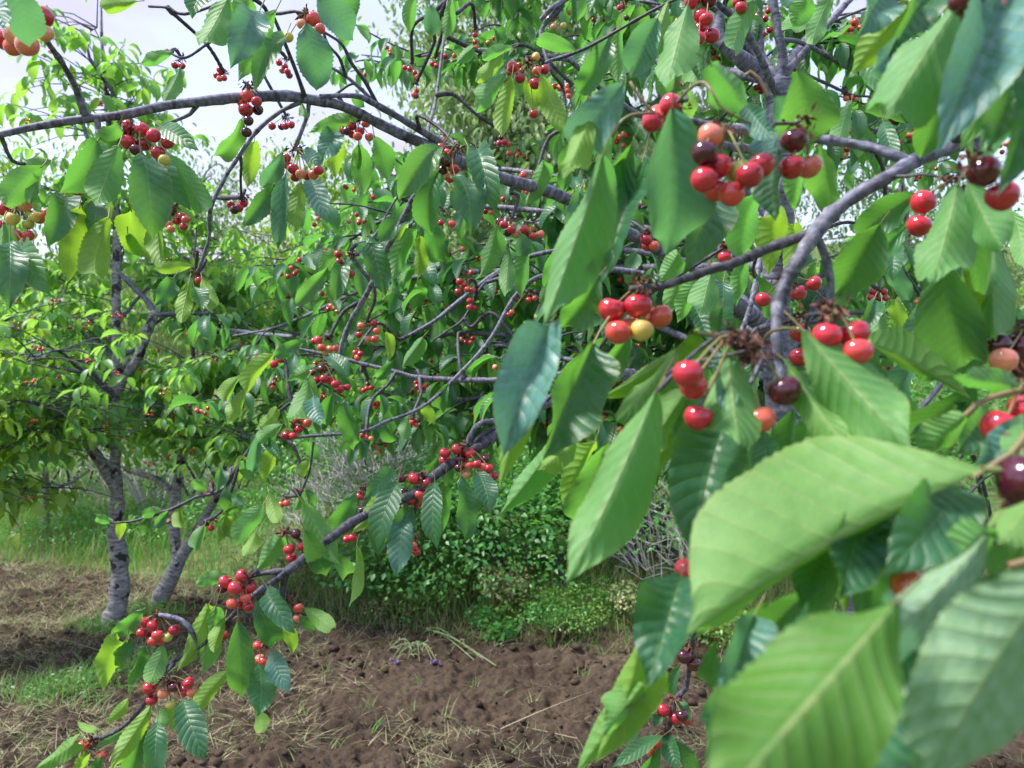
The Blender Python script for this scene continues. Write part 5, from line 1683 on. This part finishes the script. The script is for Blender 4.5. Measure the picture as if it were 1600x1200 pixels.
def far_tree(name, label, x, y, h, r, n, L, mat, sd, z0=0.28, droop=.9, group=None, cat='tree', trunkr=.14):
    z = float(hill(np.array([x]), np.array([y]))[0])
    t = Tree(name, (x, y, z), label, cat, group, mat, 0, True)
    g = random.Random(sd)
    top = Vector((x + g.uniform(-.3, .3), y, z + h * .93))
    t.branch([Vector((x, y, z - .2)), Vector((x + g.uniform(-.1, .1), y, z + h * .4)), top], [trunkr, trunkr * .65, .02], M['bark_far'], .4, 8, 0, .1, sd, name='trunk')
    nb_ = 26
    per = n // (nb_ * 6)
    for q in range(nb_):
        f = z0 + (0.97 - z0) * (q + g.random()) / nb_
        a = g.random() * 6.28
        rr = r * (math.sin(math.pi * min(1, (f - z0) / (1 - z0) * .85 + .16)) ** .7) * g.uniform(.65, 1.15)
        b = Vector((x, y, z + h * f * .9)); e = Vector((x + math.cos(a) * rr, y + math.sin(a) * rr, z + h * f + g.uniform(0, .12) * h))
        t.twig([b, b.lerp(e, .5) + Vector((0, 0, .05 * h)), e], [trunkr * .28, trunkr * .18, .01], 4, .5)
        for c_ in range(6):
            p = b.lerp(e, g.uniform(.35, 1.05)) + Vector((g.gauss(0, .13), g.gauss(0, .13), g.gauss(0, .08))) * r
            cs = g.uniform(.10, .24) * r
            for w in range(per):
                B = p + Vector((g.gauss(0, 1), g.gauss(0, 1), g.gauss(0, .9))) * cs
                t.leaf(hang_matrix(B, g.random() * 6.28, g.gauss(droop, .5), g.gauss(0, .6), L * g.uniform(.6, 1.2), g.uniform(.7, 1.1)), None)
    t.finish([M['bark_far']])
    return t
far_tree('poplar_tree', 'tall airy tree in pale hazed foliage rising behind the arching limbs at the top centre', 0.15, 13.5, 9.4, 2.3, 26000, .17, M['leaf_hazed'], 3, .12, 1.0, None)
far_tree('poplar_tree', 'second pale airy tree, half hidden behind the forked limbs', 3.0, 15.0, 9.5, 2.3, 11000, .17, M['leaf_hazed'], 4, .12, 1.0, None)
far_tree('yellow_lit_tree', 'yellow-green sunlit tree low on the skyline below the long limb', -4.3, 17.0, 4.6, 1.9, 3500, .16, M['leaf_yellow'], 5, .15)  # low sunlight painted in by the yellow foliage colour, next tree too
far_tree('yellow_lit_tree', 'yellow-green sunlit tree on the skyline at the far left edge', -11.2, 17.5, 4.8, 2.2, 3500, .16, M['leaf_yellow'], 6, .15)
far_tree('hill_tree', 'dark green tree on the skyline behind the left orchard trees', -7.6, 18.5, 4.2, 2.3, 3500, .16, M['leaf_hill'], 7, .12)
far_tree('hill_tree', 'broad green tree on the hill behind the near cherries at the right', 8.6, 17.0, 4.2, 2.6, 3500, .16, M['leaf_hill'], 8, .1)
far_tree('hill_tree', 'green tree on the hill between the two pale airy trees', 5.2, 20.0, 5.0, 2.4, 3000, .16, M['leaf_hill'], 9, .1)

# ================================================================== the orchard trees in the left half
def limb_path(a, b, sag, wob, n=8, sd=0):
    g = random.Random(sd); ph = g.random() * 6
    return [a.lerp(b, i / n) + Vector((wob * math.sin(ph + i * .9), wob * math.cos(ph * 2 + i * .8), sag * math.sin(math.pi * i / n) + wob * .5 * math.sin(ph * 3 + i * 1.3))) * min(1, i / 2) for i in range(n + 1)]

def orchard_crown(t, limbs, per, L, sd, cherry=0.10, cols='pporyo', nspur=2, down=.85, color=None, i0=2):
    """limbs: list of (start, end, radius); twigs with whorls along each"""
    g = random.Random(sd)
    for li, (a, b, r0) in enumerate(limbs):
        pts = limb_path(a, b, g.uniform(.03, .16), .05, 8, sd + li)
        t.branch(pts, [r0 * (1 - .8 * i / 8) for i in range(9)], M['bark_near'] if r0 < .02 else M['bark_trunk'], .06, 6, .08, .1, sd + li)
        for i in range(i0, 9):
            for s in range(per + (i0 > 2)):
                az_ = g.random() * 6.28; l = g.uniform(.15, .5)
                q = pts[i] if i == 8 else pts[i].lerp(pts[i + 1], g.random())
                e = q + Vector((math.cos(az_) * l, math.sin(az_) * l, g.uniform(-.45, .45) * l))
                t.twig([q, q.lerp(e, .5) + Vector((0, 0, .03)), e], [.005, .0035, .002], 4, .08)
                for f in np.linspace(1.0, .35, nspur):
                    pp = q.lerp(e, float(f))
                    t.whorl(pp, g.randint(4, 6), L * g.uniform(.85, 1.15), None, down, .5, color)
                    if g.random() < cherry:
                        bunch_at(t, pp, g.randint(3, 5), .0095, cols, merged=True)

# tree with the pale knobbly trunk
D3 = 5.05
tb_ = P(180, 984, D3)
left = Tree('orchard_tree', (tb_.x, tb_.y, 0), 'cherry tree with the thick pale grey dark-patched trunk left of the leaning one', 'tree', GROUP_TREES, M['leaf_far'], 300, True)
p, r = pxline([(168, 1004, 70, D3), (177, 972, 43, D3), (186, 930, 35, D3), (187, 880, 31, D3), (180, 830, 25, D3), (183, 780, 24, D3), (179, 740, 24, D3), (181, 690, 20, D3), (178, 620, 19, D3), (182, 560, 17, D3), (182, 500, 15, D3), (181, 440, 14, D3), (182, 330, 12, D3), (170, 200, 9, D3), (160, 80, 6, D3), (158, 0, 3, D3)])
left.branch(p, r, M['bark_trunk'], .03, 16, .10, .30, 31, name='trunk')
def lb(pts, seed, mat='bark_trunk', cut=None, tree=None, label=None, knob=.1):
    p, r = pxline(pts)
    (tree or left).branch(p, r, M[mat], .02, 9, knob, .15, seed, cutmat=cut, label=label)
    return p
lb([(184, 770, 22, D3), (170, 745, 21, D3 - .05), (153, 715, 19, D3 - .1), (135, 692, 15, D3 - .15)], 1, cut=M['cut_wood'], label='sawn-off dark stub on the trunk')
lb([(178, 625, 14, D3), (195, 590, 18, D3), (215, 560, 18, D3), (230, 520, 17, D3), (243, 486, 16, D3)], 2)
lb([(243, 488, 13, D3), (225, 465, 10, D3), (208, 448, 9, D3), (168, 412, 8, D3), (120, 395, 5, D3)], 3, 'bark_near')
lb([(243, 490, 13, D3), (252, 478, 12, D3), (258, 470, 9, D3)], 4, cut=M['cut_wood'])
lb([(243, 492, 9, D3), (270, 490, 8, D3), (300, 490, 7, D3), (335, 488, 6, D3)], 5, 'bark_near')
lb([(300, 528, 4, D3), (325, 518, 6, D3), (360, 516, 7, D3 - .2), (400, 521, 7, D3 - .5), (455, 526, 7, D3 - .9)], 6, 'bark_near')
g = random.Random(9)
L3 = []
for (u, v, d, hz0) in [(20, 500, 4.6, 590), (60, 420, 5.2, 540), (70, 640, 4.4, 660), (30, 640, 4.6, 660), (320, 420, 5.3, 500), (360, 500, 5.3, 560), (100, 520, 5.7, 560), (230, 360, 5.5, 470), (140, 40, 4.9, 260), (110, 130, 5.0, 330), (200, 160, 5.0, 300),
                       (170, 100, 5.2, 260), (90, 300, 5.0, 420), (270, 320, 5.5, 420), (90, 690, 4.5, 700), (250, 640, 5.5, 660), (-40, 560, 4.8, 620), (-60, 420, 5.2, 560), (40, 560, 4.2, 620), (240, 580, 5.8, 580)]:
    L3.append((P(181, hz0, D3), P(u, v, d), g.uniform(.014, .022)))
orchard_crown(left, L3[:8] + L3[12:], 3, .11, 500, .22, i0=4)
orchard_crown(left, L3[8:12], 3, .13, 520, .10, nspur=1)
def thin(tree, segs, w):
    # drop leaves between the camera and the stems so the stems show
    def near_seg(p):
        for (a, b) in segs:
            t = max(0, min(1, (p - a).dot(b - a) / (b - a).length_squared))
            q = a.lerp(b, t)
            if (Vector((p.x, 0, p.z)) - Vector((q.x, 0, q.z))).length < w and p.y < q.y + .1 and p.y > q.y - 1.2:
                return True
        return False
    tree.leaves = [e for e in tree.leaves if not near_seg(e[1].translation)]
STEMS = [(P(180, 760, D3), P(181, 400, D3)), (P(182, 610, D3), P(243, 486, D3)), (P(243, 486, D3), P(170, 414, D3)), (P(240, 950, 5.35), P(300, 590, 5.35))]
thin(left, STEMS, .085)
left.finish([M['bark_twig']])

# leaning trunk just right of it
D4 = 5.35
b4 = P(242, 958, D4)
lean = Tree('orchard_tree', (b4.x, b4.y, 0), 'cherry tree whose dark leaning trunk splits into a pale upright stem', 'tree', GROUP_TREES, M['leaf_far'], 300, True)
p, r = pxline([(236, 985, 36, D4), (246, 945, 31, D4), (266, 905, 28, D4), (284, 868, 24, D4), (305, 835, 19, D4), (325, 800, 15, D4), (350, 760, 12, D4 - .1), (385, 720, 9, D4 - .2), (430, 660, 7, D4 - .3), (470, 560, 5, D4 - .3)])
lean.branch(p, r, M['bark_trunk'], .03, 14, .06, .2, 41, name='trunk')
lb([(277, 872, 20, D4), (272, 820, 20, D4 + .03), (274, 780, 20, D4 + .05), (284, 720, 18, D4 + .05), (292, 660, 16, D4 + .05), (298, 620, 13, D4 + .05), (300, 590, 9, D4 + .05)], 11, tree=lean, cut=M['cut_wood'])
lb([(297, 645, 12, D4 + .05), (312, 634, 12, D4 + .05), (326, 618, 12, D4 + .05), (328, 600, 8, D4 + .05)], 12, tree=lean, cut=M['cut_wood'])
lb([(272, 770, 14, D4 + .05), (250, 752, 13, D4 + .1), (225, 742, 11, D4 + .15), (195, 732, 9, D4 + .2)], 13, tree=lean)
L4 = []
for (u, v, d, su, sv) in [(360, 600, 5.2, 296, 640), (420, 540, 5.2, 296, 620), (480, 620, 5.0, 430, 660), (540, 560, 5.4, 430, 660), (350, 440, 5.6, 300, 600), (430, 400, 5.8, 300, 600), (540, 440, 6.0, 460, 580), (400, 680, 4.8, 350, 760), (320, 680, 5.0, 290, 700),
                          (240, 690, 5.6, 290, 700), (480, 480, 5.6, 460, 580), (600, 500, 5.8, 460, 580), (560, 640, 5.4, 430, 660), (300, 340, 6.0, 300, 600), (340, 560, 4.7, 296, 620), (250, 640, 5.0, 292, 660), (520, 340, 6.2, 460, 580)]:
    L4.append((P(su, sv, D4), P(u, v, d), g.uniform(.012, .02)))
orchard_crown(lean, L4, 3, .11, 600, .28, i0=3)
thin(lean, STEMS, .085)
lean.finish([M['bark_twig']])

# slim trunk farther off
D5 = 7.8
b5 = P(74, 850, D5)
slim = Tree('orchard_tree', (b5.x, b5.y, gz(b5.x, b5.y)), 'slim pale trunk in the grass farther back at the far left', 'tree', GROUP_TREES, M['leaf_far'], 200, True)
z5 = gz(b5.x, b5.y)
p, r = pxline([(74, 850, 14, D5), (72, 800, 11, D5), (72, 750, 10, D5), (70, 700, 9, D5), (66, 600, 7, D5), (62, 480, 4, D5)])
p[0].z = z5 - .1
slim.branch(p, r, M['bark_far'], .05, 9, .05, .15, 51, name='trunk')
lb([(72, 785, 7, D5), (85, 765, 7, D5), (110, 754, 6, D5), (140, 735, 4, D5)], 15, tree=slim)
L5 = [(P(68, 690, D5), P(u, v, d), .018) for (u, v, d) in [(0, 640, 7.8), (40, 560, 8.2), (120, 580, 8.0), (160, 640, 7.6), (-40, 560, 7.4), (100, 480, 8.2), (20, 480, 8.0), (140, 520, 7.6), (180, 560, 8.4), (60, 700, 7.4), (-40, 690, 7.4)]]
orchard_crown(slim, L5, 5, .11, 700, .06)
slim.finish([M['bark_twig']])

# tree outside the left edge whose yellow-green branches hang in
yl = Tree('orchard_tree', (-4.0, 4.3, 0), 'yellow-green leafy tree hanging in at the left edge above the grass', 'tree', GROUP_TREES, M['leaf_yellow'], 250, True)
yl.branch([Vector((-4.0, 4.3, -.1)), Vector((-4.02, 4.3, .6)), Vector((-3.95, 4.32, 1.4)), Vector((-3.9, 4.3, 2.4))], [.09, .075, .06, .03], M['bark_trunk'], .05, 10, .05, .15, 61, name='trunk')
L6 = [(Vector((-3.98, 4.3, z)), P(u, v, d), .016) for z, u, v, d in [(1.5, 20, 700, 4.4), (1.3, 40, 760, 4.5), (1.2, 0, 800, 4.4), (1.7, 60, 660, 4.6), (1.4, 10, 640, 4.2), (1.9, -40, 560, 4.2), (1.0, -30, 780, 4.2)]]
orchard_crown(yl, L6, 4, .095, 800, .05, nspur=2)
yl.finish([M['bark_twig']])

# leafy trees behind, on the bank, that close the view between the limbs
def bank_tree(x, y, label, targets, sd, n=3, L=.115, mat='leaf_far'):
    z = gz(x, y)
    t = Tree('orchard_tree', (x, y, z), label, 'tree', GROUP_TREES, M[mat], 220, True)
    t.branch([Vector((x, y, z - .1)), Vector((x + .05, y, z + .7)), Vector((x - .03, y, z + 1.5)), Vector((x, y + .05, z + 2.4))], [.08, .065, .055, .02], M['bark_trunk'], .06, 9, .05, .15, sd, name='trunk')
    gg = random.Random(sd)
    orchard_crown(t, [(Vector((x, y, z + gg.uniform(.9, 2.0))), P(*q), gg.uniform(.012, .02)) for q in targets], n, L, sd, .08)
    t.finish([M['bark_twig']])
bank_tree(-0.5, 7.9, 'leafy cherry tree standing on the bank behind the bramble thicket', [(560, 420, 7.4), (640, 520, 7.2), (700, 430, 8.0), (760, 560, 7.6), (820, 480, 8.2), (620, 610, 7.4), (880, 560, 7.8), (500, 500, 7.6), (680, 620, 7.6), (560, 340, 8.2), (780, 640, 7.8), (900, 640, 8.0), (560, 560, 8.0)], 900)
bank_tree(3.0, 8.4, 'leafy cherry tree on the bank behind the near grey branch', [(1120, 480, 8), (1200, 420, 8.2), (1300, 500, 7.8), (1400, 420, 8.4), (1480, 520, 8), (1250, 580, 7.8), (1400, 620, 8), (1060, 600, 8.2), (1180, 640, 8), (1350, 380, 9), (1560, 460, 8.6)], 940)

# ================================================================== uprooted wild flowers on the soil
M['thistle_stem'] = simple('wilted_stem', (0.17, 0.25, 0.10), .7, .2, (0.24, 0.29, 0.15), 40)
M['purple'] = simple('purple_flower', (0.17, 0.09, 0.25), .7, .2, (0.27, 0.19, 0.36), 120)
def flower_plant(label, root_px, d, tips, sd, stem_r=.003, arch_h=.06):
    R0 = P(*root_px, d); R0.z = gz(R0.x, R0.y) + .02
    root = empty('wild_flower', R0, label, 'flower', 'uprooted wild flowers lying on the soil')
    g = random.Random(sd); tb = []
    for (u, v, dd, head) in tips:
        E = P(u, v, dd)
        E.z = max(E.z, gz(E.x, E.y) + .012)
        e = E - R0
        md = e * .45 + Vector((0, 0, arch_h))
        tb.append((tube_arrays([Vector((0, 0, 0)), md, e], [stem_r, stem_r * .8, stem_r * .7], .02, 5), 0))
        for q in range(5):
            f = g.uniform(.1, .9); b = (Vector((0, 0, 0)).lerp(md, f * 2) if f < .5 else md.lerp(e, f * 2 - 1))
            t2 = b + Vector((g.uniform(-.06, .06), g.uniform(-.05, .05), g.uniform(-.04, .03)))
            tb.append((tube_arrays([b, b.lerp(t2, .5) + Vector((0, 0, .012)), t2], [.0018, .003, .0008], .02, 4), 0))
        if head:
            Vs, Fs = [], []
            for q in range(46):
                a = g.random() * 6.28; b_ = g.uniform(-1, 1); s_ = math.sqrt(1 - b_ * b_)
                dr = Vector((math.cos(a) * s_, math.sin(a) * s_, b_)); sd_ = dr.orthogonal().normalized()
                k_ = len(Vs); l = .013 * g.uniform(.7, 1.25) * head
                Vs += [dr * .003, dr * l * .8 + sd_ * .0035 * head, dr * l, dr * l * .8 - sd_ * .0035 * head]
                Fs.append((k_, k_ + 1, k_ + 2, k_ + 3))
            me = build_mesh('flower_head', [list(v_) for v_ in Vs], [(np.array(Fs), None, 0)], [M['purple']], False)
            o = obj('flower_head', me, root); o.location = e
    merge_tubes('stem', tb, [M['thistle_stem']], root)
flower_plant('uprooted wild flower with drooping stems and purple heads on the bare soil', (650, 1018), 4.5, [(612, 1046, 4.42, 1), (619, 1048, 4.40, 1.1), (618, 1059, 4.36, .9), (676, 1060, 4.35, 1.25), (684, 1058, 4.35, 1.2), (637, 1048, 4.42, 0), (656, 1048, 4.4, 0), (605, 1032, 4.5, 0)], 1, .0028, .07)
flower_plant('uprooted long-stemmed wild flower lying flat below the weeds', (665, 991), 4.95, [(713, 1012, 4.75, .8), (742, 1037, 4.5, .8), (757, 1053, 4.4, .9), (775, 1068, 4.3, 0)], 2, .004, .03)
